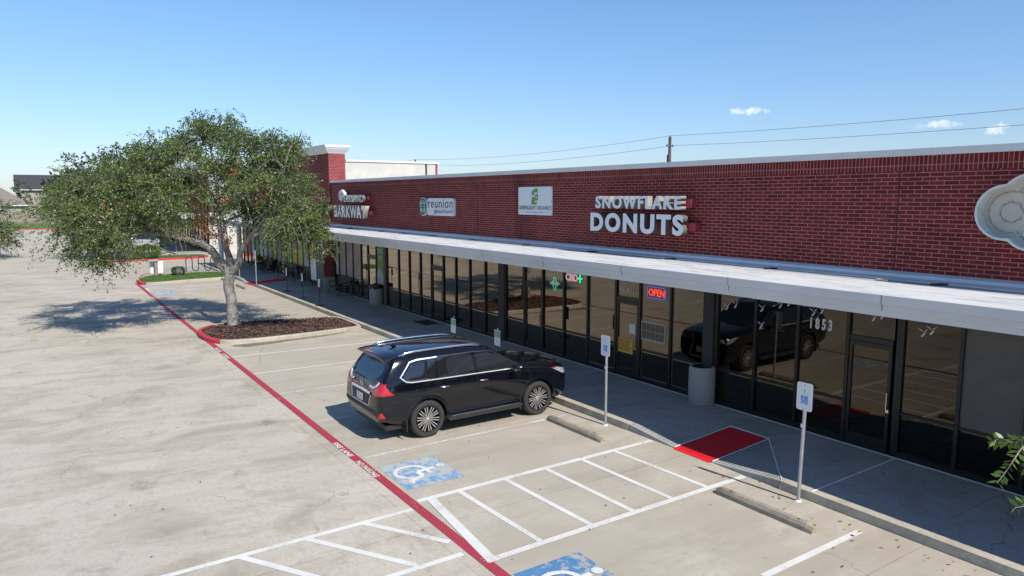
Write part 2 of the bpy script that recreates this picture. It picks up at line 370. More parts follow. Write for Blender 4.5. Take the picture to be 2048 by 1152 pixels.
def glassmat(name, tint=(.95, .835, .68), tr=(.22, .20, .175)):
    mt, nt, b = new_mat(name); g = NG(nt); nt.nodes.remove(b)
    lw = nt.nodes.new('ShaderNodeLayerWeight'); lw.inputs[0].default_value = .5
    f = g.math('ADD', .042, g.math('MULTIPLY', g.math('POWER', lw.outputs['Facing'], 1.85), .92), clamp=True)
    gl = nt.nodes.new('ShaderNodeBsdfGlossy'); gl.inputs['Roughness'].default_value = .004; gl.inputs[0].default_value = (*tint, 1)
    n = g.noise(.9, 2, .5); bp = nt.nodes.new('ShaderNodeBump'); bp.inputs['Distance'].default_value = .004; bp.inputs['Strength'].default_value = .25
    g.L.new(n, bp.inputs['Height']); g.L.new(bp.outputs[0], gl.inputs['Normal'])
    t = nt.nodes.new('ShaderNodeBsdfTransparent'); t.inputs[0].default_value = (*tr, 1)
    ms = nt.nodes.new('ShaderNodeMixShader'); g.L.new(f, ms.inputs[0]); g.L.new(t.outputs[0], ms.inputs[1]); g.L.new(gl.outputs[0], ms.inputs[2])
    g.L.new(ms.outputs[0], nt.nodes['Material Output'].inputs[0]); return mt
M['glass'] = glassmat('bronze_tinted_glass')

# text as mesh: lies in local XY, origin at left baseline; T places it
def text_mesh(name, body, size, T, material, extrude=0, bold=0, sx=1, parent=None, align='LEFT', mats=None, space=1):
    cu = bpy.data.curves.new('t', 'FONT'); cu.body = body; cu.size = size; cu.extrude = extrude; cu.offset = bold; cu.align_x = align; cu.space_character = space
    cu.resolution_u = 4
    o = bpy.data.objects.new('t', cu); col.objects.link(o); bpy.context.view_layer.update()
    me = bpy.data.meshes.new_from_object(o.evaluated_get(bpy.context.evaluated_depsgraph_get()))
    bpy.data.objects.remove(o); me.transform(T @ Matrix.Scale(sx, 4, (1, 0, 0))); me.name = name
    me.materials.clear()
    for mm in (mats or [material]): me.materials.append(mm)
    if mats:                       # second material on the sides
        ny = (T.to_3x3() @ Vector((0, 0, 1))).normalized()
        for p in me.polygons: p.material_index = 0 if abs(p.normal.dot(ny)) > .7 else 1
    else:
        for p in me.polygons: p.material_index = 0
    return link(name, me, parent)
def fit_text(name, body, x0, x1, z0, z1, y, material, **k):
    """upright lettering facing -Y with given extents (cap height z0..z1)"""
    size = (z1-z0)/.70
    T = Matrix.Translation((x0, y, z0)) @ Matrix.Rotation(PI/2, 4, 'X')
    o = text_mesh(name, body, size, T, material, **k)
    xs = [v.co.x for v in o.data.vertices]; zs = [v.co.z for v in o.data.vertices]
    a, b = min(xs), max(xs); c, d = min(zs), max(zs)
    for v in o.data.vertices:
        v.co.x = x0+(v.co.x-a)*(x1-x0)/(b-a)
    if not k.pop('keepz', False):
        for v in o.data.vertices: v.co.z = z0+(v.co.z-c)*(z1-z0)/(d-c)
    return o
def struct(mb, name, m, smooth=False): return tag(mb.build(name, m, None, smooth), kind='structure')

# ================================================================== SETTING
CURB = 10.75; KZ = .15; FY = 13.6
b = MB(); b.face([(-900, -700, -.03), (500, -700, -.03), (500, 900, -.03), (-900, 900, -.03)])
struct(b, 'ground', mat('distant_ground', (.10, .12, .06), .95, var=.3, sc=.05))
b = MB(); b.face([(-137.3, -60, 0), (30, -60, 0), (30, 60, 0), (-137.3, 60, 0)]); struct(b, 'parking_lot', M['lot'])
# sidewalk with two kerb ramps
def walk():
    b = MB()
    def slab(x0, x1, y0=CURB, y1=FY+.3):
        n = max(1, int((x1-x0)/6))
        e = .025
        for k in range(1):
            b.face([(x0, y0+e, KZ), (x1, y0+e, KZ), (x1, y1, KZ), (x0, y1, KZ)])
            b.face([(x0, y0, KZ-e), (x1, y0, KZ-e), (x1, y0+e, KZ), (x0, y0+e, KZ)])
            b.face([(x0, y0, -.02), (x1, y0, -.02), (x1, y0, KZ-e), (x0, y0, KZ-e)])
        b.face([(x0, y0, -.02), (x0, y1, -.02), (x0, y1, KZ), (x0, y0, KZ-e)]); b.face([(x1, y0, -.02), (x1, y1, -.02), (x1, y1, KZ), (x1, y0, KZ-e)])
    def ramp(xl, a0, a1, xr, yt):
        z0 = .012
        b.face([(a0, CURB, z0), (a1, CURB, z0), (a1, yt, KZ), (a0, yt, KZ)])
        b.face([(xl, CURB, KZ), (a0, CURB, z0), (a0, yt, KZ)]); b.face([(a1, CURB, z0), (xr, CURB, KZ), (a1, yt, KZ)])
        b.face([(xl, CURB, KZ), (a0, yt, KZ), (xl, yt, KZ)]); b.face([(xr, CURB, KZ), (xr, yt, KZ), (a1, yt, KZ)])
        b.face([(xl, yt, KZ), (xr, yt, KZ), (xr, FY+.3, KZ), (xl, FY+.3, KZ)])
        b.face([(xl, CURB, -.02), (a0, CURB, -.02), (a0, CURB, z0), (xl, CURB, KZ)]); b.face([(a1, CURB, -.02), (xr, CURB, -.02), (xr, CURB, KZ), (a1, CURB, z0)])
        b.face([(a0, CURB, -.02), (a1, CURB, -.02), (a1, CURB, z0), (a0, CURB, z0)])
    slab(-57.5, -46.1); ramp(-46.1, -44.75, -43.5, -42.0, 12.95); slab(-42.0, -11.4); ramp(-11.4, -10.0, -9.05, -7.5, 12.5); slab(-7.5, 14)
    return b
struct(walk(), 'sidewalk', M['walk'])
# kerb nosing band, a paler concrete strip 0.18 wide along the kerb
b = MB()
for x0, x1 in ((-57.5, -46.1), (-42.0, -11.4), (-7.5, 14)):
    b.box((x0, CURB-.012, -.02), (x1, CURB+.17, KZ+.004), 0)
struct(b, 'kerb', M['curb'])
# ramp surfaces
for nm, a0, a1, yt, lab in (('ramp_surface', -10.0, -9.05, 12.45, ''), ('ramp_surface', -44.75, -43.5, 12.9, '')):
    b = MB(); n = 30
    for k in range(n):
        t0 = k/n; t1 = (k+.82)/n; t2 = (k+1)/n
        f = lambda t, dz: (CURB+(yt-CURB)*t, .012+(KZ-.012)*t*(yt-CURB)/((12.5 if a0 > -20 else 12.95)-CURB)+dz)
        y0, z0 = f(t0, .010); y1, z1 = f(t1, .010); ya, za = f(t1, .005); y2, z2 = f(t2, .005)
        b.face([(a0, y0, z0), (a1, y0, z0), (a1, y1, z1), (a0, y1, z1)])
        b.face([(a0, ya, za), (a1, ya, za), (a1, y2, z2), (a0, y2, z2)])
    b.face([(a0, CURB-.06, .008), (a1, CURB-.06, .008), (a1, CURB, .022), (a0, CURB, .022)])
    struct(b, nm, M['red_ramp'])
# grooves in the right-hand and left-hand flares
b = MB()
for k in range(17):
    t = (k+.6)/17.5; x = -9.05+1.55*t; yb = CURB+.03; yt_ = CURB+1.72*(1-t)-.02
    zb = .012+(KZ-.012)*t
    if yt_ > yb+.05: b.face([(x-.007, yb, zb+.006), (x+.007, yb, zb+.006), (x+.007, yt_, KZ+.004), (x-.007, yt_, KZ+.004)])
for k in range(12):
    t = (k+.6)/12.5; x = -10.0-1.4*t; yb = CURB+.03; yt_ = CURB+1.72*(1-t)-.02; zb = .012+(KZ-.012)*t
    if yt_ > yb+.05: b.face([(x-.006, yb, zb+.006), (x+.006, yb, zb+.006), (x+.006, yt_, KZ+.004), (x-.006, yt_, KZ+.004)])
struct(b, 'ramp_grooves', mat('groove', (.12, .115, .11), .9))
b = MB()
for x0, y0, z0, x1, y1, z1 in ((-9.05, 12.5, .158, -7.5, 10.78, .158), (-9.03, 10.75, .03, -9.03, 12.5, .158), (-10.02, 10.75, .03, -10.02, 12.5, .158), (-10.02, 12.48, .160, -9.03, 12.48, .160), (-7.5, 10.76, .158, -7.5, 10.735, .0)):
    b.tube([(x0, y0, z0), (x1, y1, z1)], .012, 5)
x0, y0 = G(1612, 988, .15); x1, y1 = G(1788, 918, .15); b.tube([(x0, max(y0, 10.78), .153), (x1, y1, .153)], .012, 5)
struct(b, 'ramp_edge_line', M['white_line'])

# painted markings ----------------------------------------------------
def stripe(b, x0, y0, x1, y1, w, z):
    d = Vector((x1-x0, y1-y0, 0)).normalized(); n = Vector((-d.y, d.x, 0))*w/2; ln = math.hypot(x1-x0, y1-y0); k = max(1, int(ln/.5))
    for i in range(k):
        a = Vector((x0, y0, z)).lerp(Vector((x1, y1, z)), i/k); c = Vector((x0, y0, z)).lerp(Vector((x1, y1, z)), (i+1)/k)
        b.face([a-n, c-n, c+n, a+n])
def line(name, segs, w, m, z=.004):
    b = MB()
    for s in segs: stripe(b, *s, w, z)
    return struct(b, name, m)
line('fire_lane_line', [(-28.62, 5.14, 14, 5.0)], .17, M['red_line'], .008)
line('fire_lane_line', [(-48.35, 5.27, -38.8, 5.18), (-38.8, 5.18, -28.5, 5.14)], .16, M['red_line'], .008)
line('fire_lane_line', [(-48.5, 5.45, -51.2, 5.80), (-51.2, 5.80, -53.2, 6.2), (-53.2, 6.2, -55.4, 7.4), (-55.4, 7.4, -56.8, 9.6)], .13, M['red_line'], .008)
for x in (-13.05, -18.7, -15.85): line('parking_line', [(x, 5.22, x, 10.45)], .10, M['faded_line'])
line('parking_line', [(-21.3, 5.22, -21.2, 10.5)], .09, M['white_line']); line('parking_line', [(-24.0, 5.22, -23.7, 10.5)], .09, M['white_line'])
for x in (-35.0, -37.8, -40.6): line('parking_line', [(x, 5.3, x, 10.6)], .09, M['faded_line'])
line('parking_line', [(-5.78, 8.0, -5.80, 10.35)], .11, M['white_line']); line('parking_line', [(-3.0, 5.2, -3.0, 10.4)], .11, M['white_line'])
line('parking_line', [(-5.78, 5.2, -5.78, 7.9)], .11, M['faded_line'])
line('parking_line', [(-10.61, 5.19, -10.62, 10.7)], .12, M['white_line'])
line('parking_line', [(-8.23, 5.19, -8.24, 10.7)], .12, M['white_line'])
line('hatch_line', [(-10.56, 9.62, -8.29, 9.74), (-10.56, 8.76, -8.29, 8.86), (-10.56, 7.88, -8.29, 7.96), (-10.56, 6.96, -8.29, 7.06), (-10.56, 5.99, -8.29, 6.08), (-10.56, 5.98, -8.29, 6.07)][:5], .10, M['white_line'], .005)
line('hatch_line', [(-10.54, 5.42, -8.15, 5.16)], .16, M['white_line'], .0095)
line('hatch_line', [(-10.36, 4.98, -10.28, -1.5)], .11, M['white_line']); line('hatch_line', [(-8.60, 4.92, -8.62, -1.5)], .11, M['white_line'])
line('hatch_line', [(-10.30, y, -8.66, y+1.02) for y in (3.2, 2.22, 1.24, .26, -.72)]+[(-10.33, 4.11, -9.02, 4.93)], .11, M['white_line'], .005)
line('hatch_line', [(-45.3, 5.5, -45.3, 10.3), (-43.35, 5.5, -43.4, 10.3), (-45.2, 5.6, -43.4, 7.3), (-45.2, 7.4, -43.4, 9.2), (-45.2, 5.4, -43.6, 5.4)], .10, M['white_line'])
# wheelchair symbols
def isa(mb, cx, cy, s, z):
    def P(x, y): return (cx+x*s, cy+y*s)
    cnt = [0]
    def st(x0, y0, x1, y1, w): cnt[0] += 1; stripe(mb, *P(x0, y0), *P(x1, y1), w*s, z+(cnt[0] % 7)*.0007 if s > .5 else z+(cnt[0] % 7)*.0003)
    n = 26; a0, a1 = R(75), R(395)
    arc = [(-.06+.30*math.cos(a0+(a1-a0)*k/n), -.14+.30*math.sin(a0+(a1-a0)*k/n)) for k in range(n+1)]
    arc = [p for p in arc if not (p[0] > .16 and p[1] > -.08)]
    for p, q in zip(arc, arc[1:]): st(*p, *q, .085)
    st(-.06, .34, -.02, -.04, .10); st(-.04, .14, .16, .14, .07); st(-.02, -.04, .20, -.04, .10); st(.19, -.02, .33, -.34, .10); st(.31, -.36, .42, -.31, .08)
    mb.face([(*P(-.07+.085*math.cos(2*PI*k/14), .45+.085*math.sin(2*PI*k/14)), z+(.006 if s > .5 else .0025)) for k in range(14)])
for (x0, x1, y0, y1, mm, s, ang) in ((-12.42, -11.12, 5.26, 6.42, 'blue', 1.02, 0), (-7.72, -6.42, 5.2, 6.34, 'blue2', 1.02, 0), (-47.3, -46.0, 5.45, 6.65, 'blue', 1.0, 0), (-43.0, -41.6, 5.4, 6.55, 'blue', 1.0, 0)):
    b = MB()
    for i in range(6):
        for j in range(6):
            X0 = x0+(x1-x0)*i/6; X1 = x0+(x1-x0)*(i+1)/6; Y0 = y0+(y1-y0)*j/6; Y1 = y0+(y1-y0)*(j+1)/6
            b.face([(X0, Y0, .004), (X1, Y0, .004), (X1, Y1, .004), (X0, Y1, .004)])
    struct(b, 'accessible_space_square', M[mm])
    b = MB(); isa(b, (x0+x1)/2, (y0+y1)/2-.02, s, .009); struct(b, 'accessible_symbol', M['white_line'])
# lettering on the red line
for body, x0, x1 in (('FIRE LANE', -14.2, -13.25), ('NO PARKING', -12.92, -11.98), ('FIRE LANE', -25.75, -25.0), ('NO PARKING', -24.65, -23.8), ('FIRE LANE', -40.9, -40.0), ('NO PARKING', -39.6, -38.6)):
    y = 5.055+(x0+14)*-.003
    o = text_mesh('stencil_lettering', body, .155, Matrix.Translation((x0, y-.052, .0125)), M['white_line'], bold=.004)
    xs = [v.co.x for v in o.data.vertices]; a = min(xs); c = max(xs)
    for v in o.data.vertices: v.co.x = x0+(v.co.x-a)*(x1-x0)/(c-a)
    tag(o, kind='structure')
# damp stain beside the island
b = MB(); pts = [(-25.75, 5.6), (-25.35, 6.0), (-25.45, 6.9), (-25.62, 7.6), (-25.70, 8.6), (-25.95, 9.7), (-26.3, 10.3), (-26.30, 9.0), (-25.92, 7.45), (-25.96, 5.75)]
b.face([(x, y, .003) for x, y in pts]); struct(b, 'damp_patch', M['puddle'])
# ------------------------------------------------------------------ islands
def smooth_poly(pts, it=2):
    for _ in range(it):
        q = []
        for a, c in zip(pts, pts[1:]+pts[:1]):
            q += [(a[0]*.75+c[0]*.25, a[1]*.75+c[1]*.25), (a[0]*.25+c[0]*.75, a[1]*.25+c[1]*.75)]
        pts = q
    return pts
def island(name, pts, red, top_m, fill_name, w=.16, h=.15):
    pts = smooth_poly(pts)
    c = (sum(p[0] for p in pts)/len(pts), sum(p[1] for p in pts)/len(pts)); n = len(pts)
    inn = []
    for k in range(n):
        a = Vector(pts[k-1]); b_ = Vector(pts[(k+1) % n]); d = (b_-a).normalized(); nn = Vector((-d.y, d.x))
        if nn.dot(Vector(c)-Vector(pts[k])) < 0: nn = -nn
        inn.append(tuple(Vector(pts[k])+nn*w))
    b = MB()
    for k in range(n):
        p, q = pts[k], pts[(k+1) % n]; pi, qi = inn[k], inn[(k+1) % n]
        b.mi = 1 if red((p[0]+q[0])/2, (p[1]+q[1])/2) else 0
        e = .03; P = Vector(p); Q = Vector(q); Pm = P.lerp(Vector(pi), .2); Qm = Q.lerp(Vector(qi), .2)
        b.face([(*p, -.01), (*q, -.01), (*q, h-e), (*p, h-e)]); b.face([(*p, h-e), (*q, h-e), (*Qm, h), (*Pm, h)])
        b.face([(*Pm, h), (*Qm, h), (*qi, h), (*pi, h)]); b.face([(*pi, h), (*qi, h), (*qi, h-.06), (*pi, h-.06)])
    struct(b, name, [M['curb'], M['red_curb']])
    b = MB(); b.face([(*p, h-.045) for p in inn]); o = b.build(fill_name, top_m)
    return o, inn
def inside(p, poly):
    r = False; n = len(poly)
    for k in range(n):
        a, c = poly[k], poly[k-1]
        if (a[1] > p[1]) != (c[1] > p[1]) and p[0] < (c[0]-a[0])*(p[1]-a[1])/(c[1]-a[1])+a[0]: r = not r
    return r
def scatter_quads(name, poly, n, size, z, m, tilt=.5, zr=.03, kind='stuff', lab=None, cat=None):
    xs = [p[0] for p in poly]; ys = [p[1] for p in poly]; b = MB(); k = 0
    while k < n:
        p = (random.uniform(min(xs), max(xs)), random.uniform(min(ys), max(ys)))
        if not inside(p, poly): continue
        k += 1; a = random.random()*2*PI; s = size*random.uniform(.5, 1.3); w = s*random.uniform(.25, .5)
        d = Vector((math.cos(a), math.sin(a), random.uniform(-tilt, tilt)))*s/2; e = Vector((-math.sin(a), math.cos(a), random.uniform(-tilt, tilt)))*w/2
        c = Vector((*p, z+random.random()*zr)); b.face([c-d-e, c+d-e, c+d+e, c-d+e])
    return tag(b.build(name, m), lab, cat, kind=kind)
o, inn = island('planter_island_kerb', [(-28.7, 5.02), (-27.3, 4.98), (-26.2, 5.4), (-25.9, 6.3), (-25.92, 8.2), (-26.2, 10.3), (-26.35, 10.72), (-28.6, 10.72), (-29.3, 10.6), (-29.55, 8.9), (-30.2, 7.2), (-30.1, 6.1), (-29.4, 5.3)],
    lambda x, y: y < 5.75 and x < -26.3, M['mulch'], 'mulch_bed')
tag(o, kind='structure')
scatter_quads('mulch_chips', inn, 5000, .085, .125, M['chips'], .5, .03, lab='loose brown bark mulch around the oak trunk', cat='mulch')
o, inn2 = island('grass_island_kerb', [(-48.5, 5.35), (-47.0, 5.3), (-46.65, 6.2), (-47.2, 8.0), (-47.45, 10.2), (-47.6, 10.7), (-50.6, 10.9), (-52.0, 10.5), (-52.1, 8.0), (-51.4, 6.1), (-49.6, 5.4)],
    lambda x, y: y < 5.7 and x > -48.9, M['grassbase'], 'lawn')
tag(o, kind='structure')
o, inn3 = island('grass_island_kerb', [(-66.4, 4.4), (-65.3, 4.8), (-64.8, 6.2), (-64.7, 8.8), (-65.2, 12.9), (-68.6, 13.0), (-68.9, 9.0), (-69.0, 6.0), (-68.0, 4.5)],
    lambda x, y: x > -66.6, M['grassbase'], 'lawn')
tag(o, kind='structure')
def grass(name, poly, n, z, hgt, lab):
    xs = [p[0] for p in poly]; ys = [p[1] for p in poly]; b = MB(); k = 0
    while k < n:
        p = (random.uniform(min(xs), max(xs)), random.uniform(min(ys), max(ys)))
        if not inside(p, poly): continue
        k += 1; a = random.random()*2*PI; w = Vector((math.cos(a), math.sin(a), 0))*.012*random.uniform(.7, 1.6); h = hgt*random.uniform(.5, 1.2)
        c = Vector((*p, z)); t = c+Vector((random.uniform(-.04, .04), random.uniform(-.04, .04), h)); b.face([c-w, c+w, t])
    return tag(b.build(name, mat('grass_blade', (.075, .145, .03), .7, var=.4, sc=2)), lab, 'grass', kind='stuff')
grass('grass', inn2, 9000, .10, .075, 'short green grass on the island with the bike rack')
grass('grass', inn3, 6000, .10, .08, 'green grass on the far red kerbed island')
# walk from bike rack to building (pale slab) and second building apron
b = MB(); b.box((-57.2, 7.6, -.02), (-52.25, 10.74, .03)); struct(b, 'bike_rack_pad', M['walk'])
b = MB()
b.box((-140, 10.9, -.02), (-69.5, 14, KZ)); struct(b, 'sidewalk', M['walk'])
# verge at the far edge of the lot
b = MB(); b.box((-137.9, -60, -.02), (-137.3, 60, .15)); struct(b, 'kerb', M['red_curb'])
b = MB(); b.face([(-137.9, -60, .14), (-137.9, 60, .14), (-146.3, 60, .75), (-146.3, -60, .75)]); b.face([(-146.3, -60, .75), (-146.3, 60, .75), (-260, 60, .75), (-260, -60, .75)])
struct(b, 'verge', mat('verge_grass', (.075, .135, .035), .95, var=.25, sc=1.0))
# kerbed islands on the far side of the drive, seen in the shop windows
for pl_ in ([(-63.5, -2.4), (-56.5, -4.3), (-55.2, -5.2), (-56.0, -7.2), (-64.0, -6.5)], [(-47.6, -3.0), (-45.8, -3.0), (-45.4, -9.0), (-48.0, -9.0)]):
    island('median_kerb', pl_, lambda x, y: True, M['grassbase'], 'lawn')[0]['kind'] = 'structure'
# leaf litter
lit = [(-9, 9.9), (-2, 9.9), (-2, 10.72), (-9, 10.72)]
scatter_quads('fallen_leaves', lit, 45, .045, .012, M['litter'], .15, .006, lab='dry brown leaves lying along the kerb', cat='leaves')
scatter_quads('fallen_leaves', [(-26, -1), (-2, 2), (-2, 10.5), (-26, 10.5)], 200, .036, .014, mat('dark_leaf_litter', (.06, .04, .028), .8, var=.5), .15, .004, lab='dark dry leaves scattered over the parking stalls', cat='leaves')
scatter_quads('fallen_leaves', [(-14, 11), (-3, 11), (-3, 13.3), (-14, 13.3)], 30, .04, .163, mat('walk_litter', (.05, .035, .03), .8, var=.5), .15, .004, lab='dark specks of dry leaf on the sidewalk', cat='leaves')
# ================================================================== BUILDING
bld = empty('shopping_center', (-20, FY, 0), 'long single-storey red brick shopping center with dark shopfronts and a white flat canopy', 'building')
INV = Matrix.Translation((20, -FY, 0))
def part(mb, name, m, parent=bld, smooth=False, auto=None):
    o = mb.build(name, m, parent, smooth, auto)
    q = parent; off = Vector((0, 0, 0))
    while q: off += q.location; q = q.parent
    # keep mesh in world metres so brick courses line up; shift the object back
    o.location = -off
    return o
XL, XR = -57.0, 14.0; TX = -37.5
b = MB(); b.box((XL, FY, 3.25), (XR, FY+.3, 5.60)); part(b, 'brick_wall', M['brick'])
b = MB(); b.box((XL, FY-.004, 5.60), (XR, FY+.3, 5.872)); part(b, 'soldier_course', M['soldier'])
b = MB(); n = 24
b.prism([(FY-.055, 5.872), (FY-.055, 6.0), (FY+.36, 6.02), (FY+.36, 5.872)], XL, XR, 'yz')
for k in range(24): x = XL+1.5+k*3.05; b.box((x, FY-.060, 5.868), (x+.05, FY+.1, 6.001))
part(b, 'coping', M['metal_white'])
b = MB(); b.box((XL, FY+.3, 5.2), (XR, 40, 5.3)); part(b, 'roof', M['roof'])
b = MB(); b.box((XL, 30, 0), (XR, 30.3, 5.9)); b.box((XL, FY+.3, 0), (XL+.3, 30, 5.9)); b.box((XR-.3, FY+.3, 0), (XR, 30, 5.9)); part(b, 'back_wall', M['stucco'])
for (u, v) in ((955, 400), (1795, 430), (1325, 420)):
    b = MB(); x = W(u, v)[0]; b.box((x-.011, FY-.003, 3.76), (x+.011, FY+.01, 5.59)); part(b, 'control_joint', mat('joint_sealant', (.05, .018, .018), .8))
# canopy
RZ = 3.555; CY = 11.33
b = MB(); b.face([(XL, CY, RZ), (XR, CY, RZ), (XR, FY, RZ+.02), (XL, FY, RZ+.02)]); b.face([(XL, CY, RZ), (XL, FY, RZ+.02), (XL, FY, 3.25), (XL, CY, 3.25)]); b.box((XL, CY+.1, 3.28), (XR, FY, 3.5)); part(b, 'canopy_roof', M['roof'])
b = MB(); b.box((XL, CY+.02, 3.222), (XR, FY, 3.255)); part(b, 'soffit', M['soffit'])
b = MB(); prof = [(CY+.10, 3.218), (CY, 3.218), (CY, 3.235), (CY-.004, 3.30), (CY-.030, 3.312), (CY-.030, 3.325), (CY-.022, 3.405), (CY-.062, 3.42), (CY-.062, 3.57), (CY+.05, 3.57), (CY+.06, 3.557), (CY+.10, 3.557)]
b.prism(prof, XL, XR, 'yz')
for k in range(23):
    x = XL+2.0+k*3.05; b.mi = 1; b.box((x, CY-.065, 3.417), (x+.012, CY-.05, 3.573)); b.box((x, CY-.033, 3.31), (x+.012, CY, 3.41)); b.mi = 0
part(b, 'fascia', [M['fascia'], M['text_grey']])
b = MB(); b.prism([(FY-.16, RZ+.008), (FY-.16, RZ+.045), (FY-.09, RZ+.085), (FY-.075, RZ+.14), (FY-.004, RZ+.185), (FY-.004, RZ+.02)], XL, XR, 'yz'); part(b, 'flashing', M['flash'])
b = MB()
for (u, v) in ((1185, 498), (1340, 517), (1540, 539), (1875, 573), (1052, 485), (700, 453), (763, 462), (805, 467), (865, 471), (945, 478)):
    x = W(u, v, 13.4)[0]; b = MB(); b.prism([(x-.05, FY-.36), (x+.05, FY-.36), (x+.16, FY-.15), (x+.04, FY-.15)], RZ+.006, RZ+.05, 'xy'); part(b, 'roof_vent', M['black'])
# tower
b = MB(); b.box((-49.0, FY-.10, 3.60), (TX, FY, 5.95)); b.box((-49.0, FY-.10, 5.95), (TX, 14.42, 7.40)); t = part(b, 'tower', M['brick'])
b = MB(); b.box((TX, FY-.099, 6.03), (TX+.012, 14.419, 7.40)); part(b, 'tower_side', M['bricky'], t)
b = MB(); T0 = [(-49.0, FY-.12), (TX+.014, FY-.12), (TX+.014, 14.44), (-49.0, 14.44)]
def ring(e, z): return [(-49-e, FY-.12-e, z), (TX+.02+e, FY-.12-e, z), (TX+.02+e, 14.44+e, z), (-49-e, 14.44+e, z)]
rs = [ring(0, 7.42), ring(.02, 7.46), ring(.14, 7.62), ring(.20, 7.72), ring(.20, 7.74), ring(.22, 7.74), ring(.22, 7.86), ring(.0, 7.88)]
for r0, r1 in zip(rs, rs[1:]):
    for k in range(4): b.face([r0[k], r0[(k+1) % 4], r1[(k+1) % 4], r1[k]])
b.face(rs[-1]); part(b, 'cornice', M['metal_white'], t)
# stucco return wall behind the tower
b = MB(); b.box((-49, 14.42, 5.3), (TX, 19.2, 7.02)); s_ = part(b, 'stucco_return', M['stucco'])
b = MB(); b.box((-49, 14.45, 7.02), (TX+.06, 20.1, 7.12)); part(b, 'return_coping', M['metal_white'], s_)
b = MB(); b.box((-49, 19.32, 5.3), (TX+.002, 19.85, 7.02)); part(b, 'return_pier', M['stucco'], s_)
b = MB(); b.box((-49, 19.85, 5.3), (TX-.02, 20.0, 7.02)); part(b, 'brick_end', M['bricky'], s_)
b = MB(); b.box((-37.3, 16.6, 5.3), (-36.4, 18.2, 6.12), .04); part(b, 'roof_hatch', M['metal_white'])
# entrance pier
b = MB(); b.box((-38.6, 13.02, KZ), (TX+.15, FY, 3.25)); p_ = part(b, 'pier', mat('grey_pier', (.13, .13, .125), .85, var=.1, bump=.002))
b = MB(); b.box((TX+.152, 13.03, .9), (TX+.165, FY-.01, 3.24)); part(b, 'brick_facing', M['bricky'], p_)
b = MB(); b.box((TX+.152, 13.0, KZ+.002), (TX+.24, FY-.01, .88)); part(b, 'stone_base', M['stone'], p_)
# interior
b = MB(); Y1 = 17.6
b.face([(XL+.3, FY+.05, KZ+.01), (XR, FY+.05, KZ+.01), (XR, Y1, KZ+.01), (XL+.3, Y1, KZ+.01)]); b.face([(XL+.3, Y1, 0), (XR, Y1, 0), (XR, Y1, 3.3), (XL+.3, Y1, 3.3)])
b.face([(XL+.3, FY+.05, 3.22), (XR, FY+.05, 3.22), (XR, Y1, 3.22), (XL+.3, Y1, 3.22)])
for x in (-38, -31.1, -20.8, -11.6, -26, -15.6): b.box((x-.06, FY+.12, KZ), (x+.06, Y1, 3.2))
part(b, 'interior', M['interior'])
# storefront -------------------------------------------------
MR = 1.03; GZ = 3.215
def xs_of(l): return [W(u, v)[0] for u, v in l]
def window(x0, x1, rail=True, poster=None, blind=False, name='window'):
    """one bay: frame + pane; x0<x1 are mullion centres"""
    w = .045; b = MB()
    b.box((x0-w/2-.012, FY-.055, KZ+.004), (x0+w/2+.012, FY+.06, GZ))
    b.box((x0+w/2+.012, FY-.045, KZ+.004), (x1-w/2-.012, FY+.05, KZ+.12)); b.box((x0+w/2+.012, FY-.045, GZ-.07), (x1-w/2-.012, FY+.05, GZ-.002))
    if rail: b.box((x0+w/2+.012, FY-.042, MR-.025), (x1-w/2-.012, FY+.05, MR+.025))
    fr = part(b, name, M['frame'])
    a, c = x0+w/2+.012, x1-w/2-.012
    b = MB(); b.box((a, FY-.004, KZ+.12), (c, FY+.004, MR-.025)); b.box((a, FY-.004, MR+.025), (c, FY+.004, GZ-.07)); part(b, 'pane', M['glass'], fr)
    if blind: b = MB(); b.box((a+.002, FY-.014, MR+.027), (c-.002, FY-.006, GZ-.072)); part(b, 'grey_film', M['blind'], fr)
    return fr
def door(x0, x1, hinge='l'):
    w = .05; b = MB(); TZ = 2.30
    b.box((x0-w/2-.012, FY-.055, KZ+.004), (x0+w/2+.012, FY+.06, GZ)); b.box((x0+.037, FY-.045, TZ), (x1-.037, FY+.05, TZ+.10)); b.box((x0+.037, FY-.045, GZ-.07), (x1-.037, FY+.05, GZ-.002))
    fr = part(b, 'door_frame', M['frame'])
    b = MB(); b.box((x0+.037, FY-.004, TZ+.10), (x1-.037, FY+.004, GZ-.07)); part(b, 'transom_pane', M['glass'], fr)
    b = MB(); a, c = x0+.045, x1-.045; s = .065
    b.box((a, FY-.035, KZ+.02), (a+s, FY+.02, TZ-.012)); b.box((c-s, FY-.035, KZ+.02), (c, FY+.02, TZ-.012))
    b.box((a+s, FY-.034, KZ+.02), (c-s, FY+.02, KZ+.26)); b.box((a+s, FY-.034, TZ-.10), (c-s, FY+.02, TZ-.012))
    d = part(b, 'door', M['frame'])
    b = MB(); b.box((a+s, FY-.006, KZ+.26), (c-s, FY+.003, TZ-.10)); part(b, 'pane', M['glass'], d)
    b = MB(); hx = c-s/2 if hinge == 'l' else a+s/2; b.tube([(hx, FY-.035, 1.05), (hx, FY-.09, 1.05), (hx, FY-.09, 1.38), (hx, FY-.035, 1.38)], .012, 8); b.box((hx-.03, FY-.042, .98), (hx+.03, FY-.036, 1.04)); part(b, 'handle', M['satin'] if x0 > -9 else M['black'], d)
    return d
def pillar(x0, x1, m, y0=FY-.08): b = MB(); b.box((x0, y0, KZ+.002), (x1, FY+.1, GZ+.002)); return part(b, 'pillar', m)
